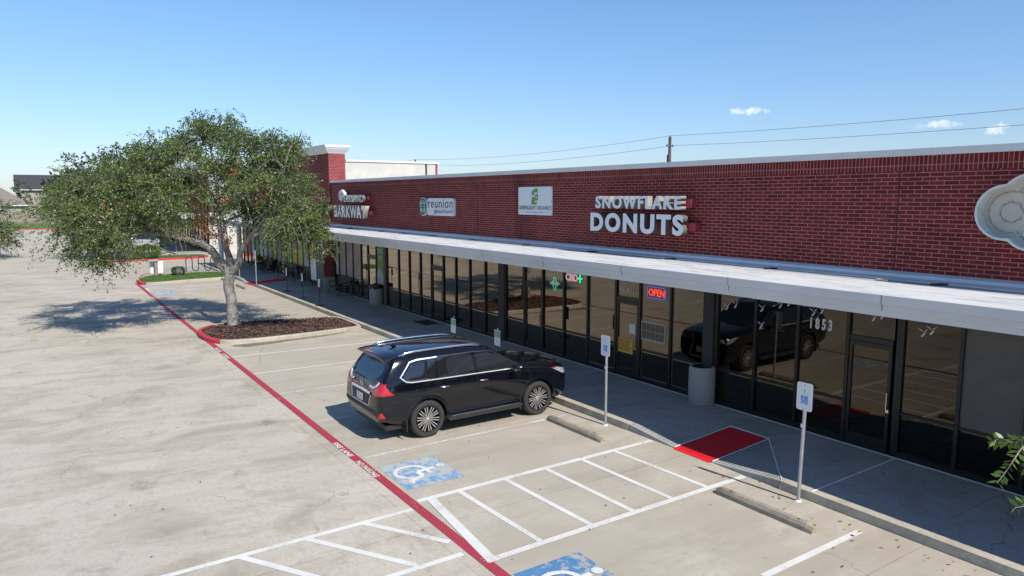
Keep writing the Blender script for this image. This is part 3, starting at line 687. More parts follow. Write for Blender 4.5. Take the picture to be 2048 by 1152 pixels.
# unit beside the tower
A = xs_of([(667, 520), (679.5, 520), (693, 520), (707, 520), (723.5, 530), (737, 530), (754, 540)]); A[0] = -37.1
for k in range(5): window(A[k], A[k+1])
door(A[5], A[6]); pe = W(769, 540)[0]; window(A[6], pe); Bs = xs_of([(775, 540), (798.5, 540), (820, 540), (842, 540), (864, 540), (888, 540), (913, 560), (941, 560), (972, 560), (1000, 580), (1013, 580)])
pillar(pe+.03, Bs[0]-.04, M['pillar2'])
for k in (0, 1, 2, 3, 5, 6, 7, 8):
    window(Bs[k], Bs[k+1])
door(Bs[4], Bs[5]); pillar(Bs[9]+.0, Bs[10]-.04, M['pillar'])
C = xs_of([(1013, 600), (1050.5, 600), (1087, 610), (1129, 620), (1177, 620), (1233, 640), (1281, 640), (1343, 640), (1409, 680), (1432, 690)])
for k in (0, 2, 3, 4, 6, 7): window(C[k], C[k+1])
door(C[1], C[2]); door(C[5], C[6]); pillar(C[8], C[9]-.04, M['pillar'])
D = xs_of([(1434, 700), (1511, 700), (1595, 720), (1694, 740), (1788, 760), (1802, 760), (1922, 760), (2041, 980)])
for k in (0, 1, 2, 5): window(D[k], D[k+1])
door(D[3], D[4]); pillar(D[4]+.03, D[5]-.04, M['frame'], FY-.05); window(D[6], D[7], blind=True)
for k in range(5): window(D[7]+1.1*k, D[7]+1.1*(k+1))
E_ = [-56.6+k*1.085 for k in range(17)]
Ewin = [window(E_[k], E_[k+1]) for k in range(16)]
window(E_[16], -38.62)
# white edge line on the walk at the foot of the shopfronts
b = MB(); b.box((XL, FY-.075, KZ), (XR, FY-.045, KZ+.012)); part(b, 'sealant_strip', M['fascia'])

# window graphics -------------------------------------------
def panel(name, x0, x1, z0, z1, m, lab, cat='poster', y=FY+.012, grp=None, t=.004):
    b = MB(); b.box((x0, y, z0), (x1, y+t, z1)); return tag(b.build(name, m), lab, cat, grp)
M['photo1'] = mat('pet_photo_film', (.42, .38, .36), .5, var=.15, sc=1.6, c2=(.26, .16, .11))
M['pw'] = mat('pale_film', (.40, .42, .43), .5, var=.08)
for k in range(4):
    panel('window_graphic', A[k]+.06, A[k+1]-.06, MR+.04, GZ-.09, M['photo1'] if k else M['pw'], ['plain pale window film nearest the brick pier', 'pale window film with a faint brown animal photo, left', 'pale window film with a faint brown animal photo, middle', 'window film with the darkest brown animal photo, beside the door bay'][k], 'window film', y=FY-.012)
o = panel('window_graphic', A[6]+.06, pe-.03, MR+.04, GZ-.09, mat('green_film', (.09, .27, .03), .5), 'green window poster reading drop off in white', 'window film', y=FY-.012)
fit_text('lettering', 'DROP\nOFF', A[6]+.12, pe-.06, 2.2, 2.75, FY-.018, M['vinyl'], parent=o, align='CENTER')
b = MB(); b.prism([(A[6]+.06, MR+.05), (pe-.04, MR+.05), (pe-.04, 1.5), (A[6]+.3, 1.9), (A[6]+.06, 1.6)], FY-.018, FY-.015); b.build('pale_shape', M['pw'], o)
cols = [(.45, .40, .36), (.50, .05, .05), (.40, .42, .43), (.06, .30, .04), (.42, .44, .46), (.42, .44, .46), (.25, .26, .28), (.28, .36, .05), (.26, .22, .42), (.20, .30, .06), (.38, .42, .10), (.25, .20, .40), (.35, .42, .08), (.08, .35, .05), (.50, .36, .04), (.55, .33, .20)]
nm = ['beige', 'red', 'pale grey', 'bright green', 'white', 'second white', 'dark grey', 'olive green', 'violet', 'moss green', 'lime', 'purple', 'yellow green', 'leaf green', 'amber', 'tan']
for k in range(16):
    o = panel('window_graphic', E_[k]+.06, E_[k+1]-.06, MR+.04, GZ-.09, mat('film_'+str(k), cols[k], .5, var=.2, sc=3), nm[k]+' window film in the row of coloured shopfront panes behind the oak', 'window film', y=FY-.012)
    if k in (8, 10, 11, 13):
        b = MB(); a = E_[k]+.08; c = E_[k+1]-.08; b.prism([(a, MR+.06), (c, MR+.06), (c, MR+.5), (a, MR+1.4)], FY-.018, FY-.015); b.build('diagonal_shape', mat('film_shape', cols[(k+3) % 16], .5), o)
b = MB(); x = -38.9; b.box((-39.75, 13.1, .55), (-38.75, 13.14, 1.75), .008); tag(b.build('notice_board', M['signwhite']), 'tall white notice board beside the grey pier', 'board')
# address numbers
def addr(body, u0, v0, u1, v1, h, lab, m='vinyl', y=FY-.016):
    x0, z0 = W(u0, v0); x1, _ = W(u1, v1); return tag(fit_text('address_number', body, x0, x1, z0, z0+h, y, M[m], bold=.004 if h < .2 else .016), lab, 'number')
addr('1853 #111', 1060, 555, 1078, 558, .12, 'white address number ending 111 on the transom above the left glass door')
addr('1853 #113', 1241, 583, 1269, 589, .16, 'white address number ending 113 on the transom above the middle glass door')
o = addr('1 8 5 3', 1621, 656, 1665, 662, .24, 'large white address digits 1853 on the window above the near sign', y=FY-.016)
addr('1850', 870, 529, 878, 531, .08, 'tiny white address number on the transom of the church door')
addr('Barkway', 741, 498, 752, 501, .10, 'small white lettering on the transom of the pet shop door')
for (u, v, n_, lab) in ((1463, 613, 2, 'pair of white gull decals on the window right of the concrete bin'), (1525, 616, 1, 'single white gull decal on the second window'), (1523, 650, 1, 'lowest white gull decal, left of the address digits'), (1570, 609, 2, 'pair of white gull decals under the canopy edge'), (1636, 624, 2, 'small pair of white gull decals above the address digits'), (1757, 634, 2, 'pair of white gull decals on the door transom'), (1856, 665, 2, 'pair of white gull decals on the window right of the door')):
    b = MB()
    for k in range(n_):
        x, z = W(u+(k*17-8 if n_ == 2 else 0), v+(k*-4))
        for q in ((-.115, .075, -.03, .03, 0, 0), (.10, .085, .03, .028, 0, 0)):
            b.prism([(x+q[0], z+q[1]), (x+q[2], z+q[3]+.018), (x, z-.008), (x+q[2]*.6, z+q[3]-.016)], FY-.020, FY-.016)
        b.prism([(x-.045, z-.075), (x+.018, z), (x+.05, z+.012), (x+.03, z-.03), (x-.01, z-.085)], FY-.020, FY-.0165)
    tag(b.build('bird_decal', M['vinyl']), lab, 'decal')
# neon and light signs
def neon(pts, m, name, lab, cat='neon sign', rad=.012, y=FY+.03):
    b = MB()
    for l in pts: b.tube([(x, y, z) for x, z in l], rad, 6)
    return tag(b.build(name, m), lab, cat)
M['neonred'] = emis('neon_red', (1, .05, .04), 1.1, (.5, .02, .02)); M['neonblue'] = emis('neon_blue', (.15, .12, .8), .45, (.1, .1, .4)); M['neongreen'] = emis('neon_green', (.02, .8, .35), .8, (.02, .3, .1)); M['neonpink'] = emis('neon_pink', (.75, .38, .45), .4)
M['neonwhite'] = emis('neon_white', (.8, .8, .85), .4)
def rrect(x0, x1, z0, z1, r=.06, n=5):
    p = []
    for cx, cz, a in ((x1-r, z1-r, 0), (x0+r, z1-r, 90), (x0+r, z0+r, 180), (x1-r, z0+r, 270)):
        for k in range(n+1): t = R(a+90*k/n); p.append((cx+r*math.cos(t), cz+r*math.sin(t)))
    return p+[p[0]]
x0, z1 = W(1297, 572); x1, z0 = W(1333, 600)
sg = empty('open_sign', (x0, FY-.03, z0), 'glowing red open neon sign with a blue border in the donut shop window', 'neon sign')
def rel(o, par): o.parent = par; o.location = -par.location; return o
b = MB(); b.tube([(x, FY-.03, z) for x, z in rrect(x0, x1, z0, z1)], .011, 6); rel(b.build('border', M['neonblue']), sg)
rel(fit_text('letters', 'OPEN', x0+.05, x1-.05, z0+.06, z1-.06, FY-.03, M['neonred'], extrude=.006), sg)
x0, z1 = W(1133, 549); x1, z0 = W(1157, 562); zq = W(1145, 546)[1]
sg = empty('light_sign', (x0, FY-.03, z0), 'pink three letter light sign with a green cross in the window', 'neon sign')
rel(fit_text('letters', 'CBD', x0, x1, zq-.24, zq-.02, FY-.03, M['neonpink'], bold=.008, extrude=.006), sg)
b = MB(); cx = x1+.11; b.box((cx-.10, FY-.04, zq-.16), (cx+.10, FY-.03, zq-.11)); b.box((cx-.025, FY-.041, zq-.26), (cx+.025, FY-.029, zq-.01)); rel(b.build('cross', M['neongreen']), sg)
cx, cz = W(1111, 567); w = .17; q = .055
sg = empty('cross_sign', (cx, FY-.03, cz), 'green outlined cross sign with white lettering across it', 'neon sign')
b = MB(); pl = [(-q, w), (q, w), (q, q), (w*.8, q)], [(w*.8, -q), (q, -q), (q, -w), (-q, -w), (-q, -q), (-w*.8, -q)], [(-w*.8, q), (-q, q), (-q, w)]
for l in pl: b.tube([(cx+x, FY-.03, cz+z*1.1) for x, z in l], .007, 5)
rel(b.build('outline', M['neongreen']), sg); rel(fit_text('letters', 'DISPENSARY', cx-.24, cx+.24, cz-.035, cz+.04, FY-.03, M['neonwhite']), sg)
# donut shop posters
x0, z1 = W(1236, 673); x1, z0 = W(1266, 709)
o = panel('poster', x0, x1, z0, z1, M['yellow'], 'yellow and orange poster on the middle glass door', y=FY-.02)
for k, (zz, body) in enumerate(((.80, 'LUNCH MENU'), (.62, 'SPECIAL'), (.42, 'NOW OPEN'), (.22, 'CALL NOW'))):
    pass
b = MB()
for k in range(6):
    zz = z1-(k+.8)*(z1-z0)/7; b.box((x0+.04+.03*(k % 2), FY-.023, zz-.022), (x1-.05-.03*(k % 3), FY-.021, zz+.018))
b.build('print', M['orange_text'], o)
x0, z1 = W(1181, 650); x1, z0 = W(1209, 676)
panel('poster', W(1181, 655)[0], W(1205, 655)[0], W(1190, 674)[1], W(1190, 652)[1], M['yellow'], 'yellow poster in the window left of the middle door', y=FY+.02)
panel('poster', W(1207, 640)[0], W(1226, 640)[0], W(1215, 672)[1], W(1215, 636)[1], M['paper'], 'pale menu poster in the window left of the middle door', y=FY+.02)
x0, z1 = W(1283, 648); x1, z0 = W(1331, 690); z0 = max(z0, MR+.035); z1 = max(z1, z0+.52)
o = panel('menu_board', x0, x1, z0, z1, M['paper'], 'wide tan menu poster with two rows of pictures under the neon sign', y=FY-.012)
b = MB()
for r_ in range(2):
    for c_ in range(5):
        a = x0+.05+(x1-x0-.08)*c_/5; zz = z0+.06+(z1-z0-.08)*r_/2; b.box((a, FY-.018, zz), (a+.15, FY-.013, zz+.20))
b.build('pictures', M['brownprint'], o)
panel('notice', W(1260, 650)[0], W(1272, 650)[0], W(1265, 667)[1], W(1265, 648)[1], M['vinyl'], 'small white notice on the middle glass door', 'notice', y=FY-.02)
panel('notice', W(1344, 700)[0], W(1360, 700)[0], W(1350, 712)[1], W(1350, 694)[1], M['vinyl'], 'white sheet low in the window left of the black pillar', 'notice', y=FY+.02)
b = MB()                                   # dotted light string round the donut shop panes
for xa in (C[4]+.07, C[6]+.07, C[6]-.09, C[7]+.07):
    for k in range(60): z = KZ+.15+k*.05; b.box((xa-.006, FY-.012, z), (xa+.006, FY-.002, z+.012))
for xa, xb in ((C[4], C[5]), (C[6], C[7]), (C[7], C[8])):
    n = int((xb-xa)/.05)
    for k in range(2, n-1): x = xa+k*.05; b.box((x, FY-.012, KZ+.14), (x+.012, FY-.002, KZ+.152))
tag(b.build('string_lights', M['vinyl']), 'string of tiny white lights outlining the donut shop windows', 'string lights')
# wet floor sign inside
x, z = W(1311, 735, 14.3)
b = MB(); b.prism([(-.16, 0), (.16, 0), (.06, .66), (-.06, .66)], -.16, -.14); b.prism([(-.16, 0), (.16, 0), (.06, .66), (-.06, .66)], .14, .16)
for v_ in range(len(b.v)):
    X, Y, Z = b.v[v_]; b.v[v_] = (X, Y*(1-Z*1.3), Z)
o = b.build('wet_floor_sign', M['yellowplastic']); o.location = (x, 14.3, KZ+.01); tag(o, 'yellow folding wet floor sign standing inside the donut shop', 'floor sign')

# ------------------------------------------------------------------ wall signs
MS = Matrix
def channel(body, x0, x1, z0, z1, yf, dep, name, lab, bold, ret, parent=None):
    o = fit_text(name, body, x0, x1, z0, z1, yf+dep/2, None, extrude=dep/2, bold=bold, mats=[M['lightbox'], ret], parent=parent, space=1.22)
    return o
sg = empty('shop_sign', (-14.2, FY, 4.1), 'white two-line raised block letter shop sign on a red raceway above the middle door', 'shop sign')
yf = 13.24
x0, z1 = W(1191, 392, yf); x1, z0 = W(1362, 419, yf); zt = W(1362, 391.5, yf)[1]
n_ = 9
o = channel('SNOWFLAKE', x0, x1, (z0+W(1191, 417, yf)[1])/2, (z1+zt)/2, yf, .17, 'upper_letters', '', .022, M['return']); rel(o, sg)
x0, z1 = W(1181, 426, yf); x1, z0 = W(1366, 472, yf)
o = channel('DONUTS', x0, x1, (W(1181, 462, yf)[1]+z0)/2, (z1+W(1366, 428, yf)[1])/2, yf, .17, 'lower_letters', '', .036, M['return2']); rel(o, sg)
b = MB(); b.box((-15.5, 13.43, 4.86), (-12.2, 13.598, 5.08)); b.box((-15.7, 13.43, 4.30), (-12.05, 13.598, 4.50)); rel(b.build('raceway', M['redmetal']), sg)
sg = empty('shop_sign', (-34, FY, 4.0), 'two-line raised white letter shop sign with round emblem, nearest the brick tower', 'shop sign')
yf = 13.2
x0, z0 = W(683, 403, yf); x1, z1 = W(726, 391, yf)
o = channel('PEARLAND', x0, x1, W(700, 404, yf)[1], W(700, 390, yf)[1], yf, .12, 'upper_letters', '', .014, M['return2']); rel(o, sg)
x0, z0 = W(669, 434, yf); x1, z1 = W(731, 413, yf)
o = channel('BARKWAY', x0, x1, W(700, 435.5, yf)[1], W(700, 411, yf)[1], yf, .2, 'lower_letters', '', .022, M['return']); rel(o, sg)
cx, cz = W(680, 391, yf); b = MB()
def blob(cx, cz, rx, rz, ph=0, n=22, wob=.09): return [(cx+rx*math.cos(2*PI*k/n)*(1+wob*math.sin(3*2*PI*k/n+ph)), cz+rz*math.sin(2*PI*k/n)*(1+wob*math.sin(5*2*PI*k/n+ph))) for k in range(n)]
b.prism(blob(cx, cz, .36, .27), yf+.06, yf+.2); rel(b.build('emblem', M['lightbox']), sg)
b = MB()
for k in range(5):
    a = k*2*PI/5; b.tube([(cx+.12*math.cos(a), yf-.008, cz+.10*math.sin(a)), (cx+.27*math.cos(a+.5), yf-.008, cz+.22*math.sin(a+.5))], .02, 5)
rel(b.build('emblem_lines', M['text_grey']), sg)
b = MB(); b.box((-36, 13.42, 5.0), (-32.1, 13.598, 5.16)); b.box((-36.3, 13.42, 4.3), (-31.6, 13.598, 4.48)); rel(b.build('raceway', M['redmetal']), sg)
# oval + rounded panel church sign
def rr_poly(x0, x1, z0, z1, r): return rrect(x0, x1, z0, z1, r)[:-1]
x0, z1 = W(855, 398); x1, _ = W(907, 398); sg = empty('church_sign', ((x0+x1)/2, FY, 4.35), 'white rounded church sign panel with thin dark lettering and a green oval cross emblem', 'sign')
yf = 13.5; x0 = W(855, 415, yf)[0]; x1 = W(907, 415, yf)[0]; z0 = 4.40; z1 = 5.08
b = MB(); b.prism(rr_poly(x0, x1, z0, z1, .09), yf, yf+.098); rel(b.build('panel', M['lightbox']), sg)
rel(fit_text('large_lettering', 'reunion', x0+.06, x1-.07, 4.70, 5.04, yf-.006, M['text_dark'], space=1.1), sg)
rel(fit_text('small_lettering', 'iglesia/church', x0+.58, x1-.07, 4.45, 4.66, yf-.006, M['text_dark']), sg)
cx = W(845.5, 414, yf)[0]; cz = 4.74
b = MB(); b.prism([(cx+.37*math.cos(2*PI*k/28), cz+.37*math.sin(2*PI*k/28)) for k in range(28)], yf, yf+.098); em = rel(b.build('emblem', M['lightbox']), sg)
b = MB(); rg = [(cx+.30*math.cos(2*PI*k/28), yf-.01, cz+.31*math.sin(2*PI*k/28)) for k in range(29)]; b.tube(rg, .028, 6, False)
for s in (-.05, .05): b.box((cx-.27, yf-.012, cz+s-.022), (cx+.27, yf-.004, cz+s+.022)); 
for s in (-.05, .05): b.box((cx+s-.02, yf-.014, cz-.28), (cx+s+.02, yf-.006, cz+.28))
em2 = b.build('emblem_rings', M['darkgreen'], em)
# green logo banner
x0 = W(1034, 400, yf)[0]; x1 = W(1101, 400, yf)[0]; z1 = 5.45; z0 = 4.555
sg = empty('banner_sign', ((x0+x1)/2, FY, z0), 'square white banner sign with green leaf logo and lettering, left of the raised block letters', 'banner')
b = MB(); b.box((x0, 13.555, z0), (x1, 13.59, z1)); rel(b.build('panel', M['signwhite']), sg)
w_ = x1-x0; yy = 13.55
rel(fit_text('first_word', 'GREENLIGHT', x0+.03, x0+w_*.54, z0+.165, z0+.295, yy, M['darkleaf'], bold=.004), sg); rel(fit_text('second_word', 'ORGANICS', x0+w_*.565, x1-.03, z0+.165, z0+.295, yy, M['text_grey'], bold=.004), sg)
rel(fit_text('tagline', 'CBD & WELLNESS', x0+w_*.22, x0+w_*.8, z0+.065, z0+.11, yy, M['text_grey']), sg)
b = MB(); b.box((x0+w_*.07, yy-.003, z0+.083), (x0+w_*.19, yy+.003, z0+.09)); b.box((x0+w_*.83, yy-.003, z0+.083), (x0+w_*.94, yy+.003, z0+.09)); rel(b.build('rules', M['text_grey']), sg)
b = MB(); cx = x0+w_*.52; cz = z0+.58
b.prism([(cx-.19, cz+.08), (cx-.19, cz+.13), (cx-.10, cz+.22), (cx+.02, cz+.25), (cx+.13, cz+.25), (cx+.13, cz+.11), (cx+.04, cz+.15), (cx-.04, cz+.13), (cx-.09, cz+.03)], yy-.006, yy)
b.prism([(cx-.2, cz-.25), (cx-.2, cz-.12), (cx-.13, cz-.05), (cx-.19, cz-.05), (cx-.19, cz-.02), (cx-.02, cz-.02), (cx-.02, cz-.25)], yy-.006, yy)
b.prism([(cx+.07+.085*math.cos(2*PI*k/16), cz-.02+.11*math.sin(2*PI*k/16)) for k in range(16)], yy-.006, yy)
b.prism([(cx, cz-.25), (cx+.02, cz-.17), (cx+.11, cz-.19), (cx+.05, cz-.25)], yy-.006, yy); lg = rel(b.build('logo', M['leafgreen']), sg)
b = MB(); b.box((cx+.025, yy-.009, cz-.032), (cx+.115, yy-.007, cz-.008)); b.box((cx+.058, yy-.0095, cz-.065), (cx+.082, yy-.0065, cz+.025)); b.build('logo_plus', M['signwhite'], lg)
b = MB()
for x in (x0+.03, cx, x1-.03):
    for z in (z0+.03, (z0+z1)/2, z1-.03):
        if not (x == cx and abs(z-(z0+z1)/2) < .1): b.box((x-.012, yy-.008, z-.012), (x+.012, yy, z+.012))
rel(b.build('fixings', M['text_grey']), sg)
# faceless scalloped sign shell at the right
yf = 13.30; yb = 13.56
def cpos(u, v): return W(u, v, yf)
cs = [(*cpos(2010, 425), .46), (*cpos(2064, 408), .50), (*cpos(2066, 446), .46)]
cc = (cs[0][0]+.95, cs[0][1]+.05)
cs += [(cc[0]*2-c[0], c[1], c[2]) for c in cs]+[(cc[0], cc[1]+.3, .55), (cc[0], cc[1]-.35, .5)]
def outl(grow=0):
    p = []
    for k in range(140):
        a = 2*PI*k/140; d = Vector((math.cos(a), math.sin(a))); best = .3
        for (x, z, r) in cs:
            v = Vector((x-cc[0], z-cc[1])); t = v.dot(d); h = v.length_squared-t*t; rr = r+grow
            if h < rr*rr: best = max(best, t+math.sqrt(rr*rr-h))
        p.append((cc[0]+d.x*best, cc[1]+d.y*best))
    return p
sg = empty('scalloped_sign', (cc[0], FY, cc[1]), 'pale scalloped sign shell with its face missing and bare light modules, at the right edge', 'sign')
o1 = outl(0); o2 = outl(-.035); b = MB(); n = 140
for k in range(n):
    a, c = o1[k], o1[(k+1) % n]; a2, c2 = o2[k], o2[(k+1) % n]
    b.face([(a[0], yf, a[1]), (c[0], yf, c[1]), (c[0], yb, c[1]), (a[0], yb, a[1])]); b.face([(a2[0], yf, a2[1]), (c2[0], yf, c2[1]), (c2[0], yb-.02, c2[1]), (a2[0], yb-.02, a2[1])])
    b.face([(a[0], yf, a[1]), (c[0], yf, c[1]), (c2[0], yf, c2[1]), (a2[0], yf, a2[1])])
rel(b.build('rim', mat('sign_rim', (.62, .62, .60), .45)), sg)
b = MB(); b.face([(p[0], yb-.02, p[1]) for p in o2]); rel(b.build('back_panel', mat('sign_back_panel', (.52, .49, .42), .5, var=.1, sc=3, wear=.2)), sg)
b = MB(); b2 = MB(); b3 = MB()
for rg_, n_ in ((.34, 17), (.17, 8)):
    for (x, z, r) in cs[:3]:
        pp = None
        for k in range(n_):
            a = 2*PI*k/n_+.3*r; px = x+rg_*math.cos(a)*1.0; pz = z+rg_*math.sin(a)
            if any((px-X)**2+(pz-Z)**2 < (rg_*.86)**2 for (X, Z, _) in cs[:3] if (X, Z) != (x, z)) or (px > cc[0]+.4): pp = None; continue
            t = Vector((-math.sin(a), math.cos(a)))
            T = Matrix.Translation((px, yb-.03, pz)) @ Matrix.Rotation(-math.atan2(t.y, t.x), 4, 'Y')
            b.T = T; b.box((-.035, -.006, -.011), (.035, .008, .011)); b2.T = T
            for q in (-.02, 0, .02): b2.box((q-.006, -.011, -.005), (q+.006, -.0055, .005))
            if pp: b3.tube([(pp[0], yb-.028, pp[1]), (px, yb-.028, pz)], .004, 4)
            pp = (px, pz)
rel(b.build('light_modules', mat('module', (.30, .26, .20), .6)), sg); rel(b2.build('module_diodes', mat('diode', (.75, .68, .40), .3)), sg); rel(b3.build('wires', M['text_grey']), sg)
x, z = cpos(2040, 467); b = MB(); b.box((x-.03, yb-.07, z-.05), (x+.35, yb-.025, z+.03), .01); b.tube([(x-.03, yb-.05, z-.02), (x-.12, yb-.05, z-.04), (x-.17, yb-.05, z+.02), (x-.13, yb-.05, z+.08)], .006, 5); rel(b.build('power_supply', M['signwhite']), sg)
# ================================================================== STREET FURNITURE
def sign_post(x, y, lab, group=None, h=2.07, lean=(0, 0), name='accessible_sign', z=0, face=True):
    t = empty(name, (x, y, z), lab, 'parking sign', group)
    b = MB(); b.tube([(0, 0, -.01), (lean[0], lean[1], h-.02)], .030, 12); p = b.build('post', M['galv'], t, True, 40)
    b = MB(); b.lathe([(.06, 0), (.05, .015), (.031, .02)], 12); b.box((-.032+lean[0]*.55, -.032+lean[1]*.5, 1.30), (.032+lean[0]*.55, -.0295, 1.36)); b.build('collar', M['signwhite'], t)
    b = MB(); w = .145; zz = h-.47; yp = lean[1]-.036
    b.prism([(p_[0]+lean[0]*.9, p_[1]) for p_ in rrect(-w, w, zz, h, .04)[:-1]], yp, yp-.004)
    pl = b.build('plate', M['signwhite'], t)
    if face:
        b = MB(); b.box((lean[0]*.9-.065, yp-.007, zz+.11), (lean[0]*.9+.065, yp-.0045, zz+.25)); bl = b.build('blue_square', M['signblue'], pl)
        b = MB(); isa(b, 0, 0, .13, 0); b2 = MB()
        for v_ in range(len(b.v)):
            X, Y, Z = b.v[v_]; b.v[v_] = (lean[0]*.9+X, yp-.010, zz+.18+Y)
        b.build('wheelchair_symbol', M['signwhite'], bl)
        b = MB(); 
        for k in range(2): b.lathe([(.0, 0), (.009, 0)], 8)
        b = MB(); b.box((lean[0]*.9-.008, yp-.010, zz+.025), (lean[0]*.9+.008, yp-.004, zz+.041)); b.box((lean[0]*.9-.008, yp-.010, h-.05), (lean[0]*.9+.008, yp-.004, h-.034)); b.box((lean[0]*.9-.004, yp-.008, zz+.30), (lean[0]*.9+.004, yp-.0045, zz+.37)); b.build('bolts', M['text_grey'], pl)
    return t
g_ = 'accessible parking signs at the kerb'
sign_post(-7.02, 10.57, 'nearest accessible parking sign, right of the red ramp, standing alone by the kerb', g_, lean=(.05, 0))
sign_post(-11.96, 10.58, 'second accessible parking sign, just in front of the black SUV', g_)
sign_post(-42.62, 10.84, 'accessible parking sign at the foot of the far red ramp, right of the oak trunk', g_, 2.1)
sign_post(-46.75, 10.88, 'farthest accessible parking sign, just behind the oak trunk', g_, 2.05)
sign_post(-72.0, 11.3, 'grey sign post on the far kerb beyond the red-kerbed island', None, 2.3, face=False)
def stand_sign(x, y, lab, kind_, grp, hb):
    t = empty('stand_sign', (x, y, KZ), lab, 'stand sign', grp)
    b = MB(); b.lathe([(0, .035), (.10, .03), (.20, .012), (.22, 0), (0, 0)], 20); b.build('base', M['black'], t)
    b = MB(); b.tube([(0, 0, .02), (0, 0, hb)], .016, 8); b.build('pole', M['black'], t)
    w, h = (.15, .46) if kind_ == 'green' else (.10, .36)
    b = MB(); b.prism(rrect(-w, w, hb-h, hb, .012)[:-1], -.02, -.026); p = b.build('plate', M['signwhite'], t)
    b = MB(); 
    if kind_ == 'green':
        b.box((-w+.02, -.031, hb-h*.48), (w-.02, -.027, hb-.025)); q = b.build('green_field', M['signgreen'], p)
        b = MB()
        for k in range(3): zz = hb-.07-k*.06; b.box((-w+.05, -.034, zz-.012), (w-.05, -.032, zz+.010))
        b.build('white_bars', mat('faded_white', (.35, .5, .42), .5), q)
        b = MB()
        for k in range(4): zz = hb-h*.56-k*.035; b.box((-w+.05, -.030, zz-.006), (w-.06-.02*(k % 2), -.027, zz+.004))
        b.box((-w+.05, -.030, hb-h+.035), (-w+.09, -.027, hb-h+.06)); b.box((w-.10, -.030, hb-h+.035), (w-.04, -.027, hb-h+.06)); b.build('marks', M['text_grey'], p)
        b = MB(); b.lathe([(0, hb+.075), (.018, hb+.065), (.025, hb+.045), (.018, hb+.025), (.012, hb+.0)], 12); b.build('finial', M['chrome'], t, True)
    else:
        for k in range(4): zz = hb-.05-k*.07; b.box((-w+.02, -.030, zz-.022), (w-.02-.02*(k % 2), -.027, zz+.018))
        b.build('red_marks', M['signpink'], p)
    return t
g1 = 'low sign stands along the pet shop walk'; g2 = 'green and white sign stands before the black SUV'
for x, y, lab in ((-38.4, 11.35, 'leftmost short sign stand with a faded red and white plate'), (-35.3, 11.2, 'middle short sign stand with a faded red and white plate'), (-32.4, 11.05, 'right short sign stand with a faded red and white plate, nearest the mulch island')):
    stand_sign(x, y, lab, 'red', g1, 1.22)
def stand_at(u, v, lab):      # plate bottom centre seen at (u, v); find the stand on y = 11.3
    x, z = W(u, v, 11.3); stand_sign(x, 11.3, lab, 'green', g2, z-KZ+.46)
stand_at(908, 665, 'left green and white sign on a short stand beyond the SUV roof'); stand_at(996, 691, 'right green and white sign on a short stand beyond the SUV roof')
# bins
def trash(x, y, lab, r=.31, h=.92, bag=False):
    t = empty('concrete_bin', (x, y, KZ), lab, 'trash can')
    b = MB(); b.lathe([(0, 0), (r*.93, 0), (r, .03), (r*1.02, h*.5), (r, h-.05), (r*.95, h+.002), (r*.80, h+.005), (r*.70, h-.02), (r*.66, h-.12), (r*.66, .25), (0, .25)], 36); b.build('shell', M['agg'], t, True, 45)
    if bag:
        pr = []; b = MB()
        for k, (rr, z) in enumerate(((r*.66, h-.16), (r*.72, h+.01), (r*1.02, h+.03), (r*1.05, h-.02), (r*1.04, h-.13), (r*1.0, h-.16))): pr.append((rr, z))
        b.lathe(pr, 36)
        for i in range(len(b.v)):
            X, Y, Z = b.v[i]; a = math.atan2(Y, X); b.v[i] = (X*(1+.03*math.sin(a*7)), Y*(1+.03*math.sin(a*7)), Z+.025*math.sin(a*5))
        b.build('bag', M['bag'], t, True)
    else:
        b = MB(); b.lathe([(r*.72, h+.009), (r*.65, h+.004), (r*.64, h-.25), (0, h-.30)], 30); b.build('shade_liner', M['black'], t, True)  # black inner skin carried to the rim, painting the shade of the opening
    return t
trash(*G(1402, 806, KZ), 'pale exposed-aggregate concrete trash can beside the red ramp')
trash(*G(753, 609, KZ), 'stained white concrete trash can with a black bag by the grey-green pillar', bag=True)
t = empty('ribbed_bin', (*G(713, 591, KZ), KZ), 'small dark teal ribbed metal trash can beside the bench', 'trash can')
b = MB(); b.lathe([(0, 0), (.2, 0), (.22, .03), (.22, .80), (.24, .81), (.24, .85), (.19, .86), (.18, .6), (0, .6)], 28); b.build('barrel', M['binteal'], t)
b = MB()
for k in range(20): a = 2*PI*k/20; b.box((.225*math.cos(a)-.012, .225*math.sin(a)-.012, .05), (.225*math.cos(a)+.012, .225*math.sin(a)+.012, .78))
b.build('ribs', M['binteal'], t)
# benches
def bench():
    t = empty('park_bench', (0, 0, KZ), '', 'bench'); Lh = .75
    b = MB()
    for k in range(6): y = -.22+k*.085; b.box((-Lh, y, .42+.01*math.cos(k)), (Lh, y+.06, .445+.01*math.cos(k)), .004)
    b.build('seat', M['bench'], t)
    b = MB()
    for k in range(5): z = .52+k*.085; b.box((-Lh, .27+k*.02, z), (Lh, .295+k*.02, z+.06), .004)
    b.build('backrest', M['bench'], t)
    for s in (-.68, .68):
        b = MB(); b.tube([(s, -.36, 0), (s, -.28, .12), (s, -.20, .40), (s, .0, .41), (s, .20, .40), (s, .30, .12), (s, .42, 0)], .02, 6); b.tube([(s, .26, .40), (s, .38, .95)], .018, 6); b.build('leg', M['bench'], t)
        b = MB(); b.tube([(s, -.20, .42), (s, -.26, .58), (s, -.18, .66), (s, .05, .66), (s, .31, .68)], .018, 6); b.build('armrest', M['bench'], t)
    return t
b0 = bench()
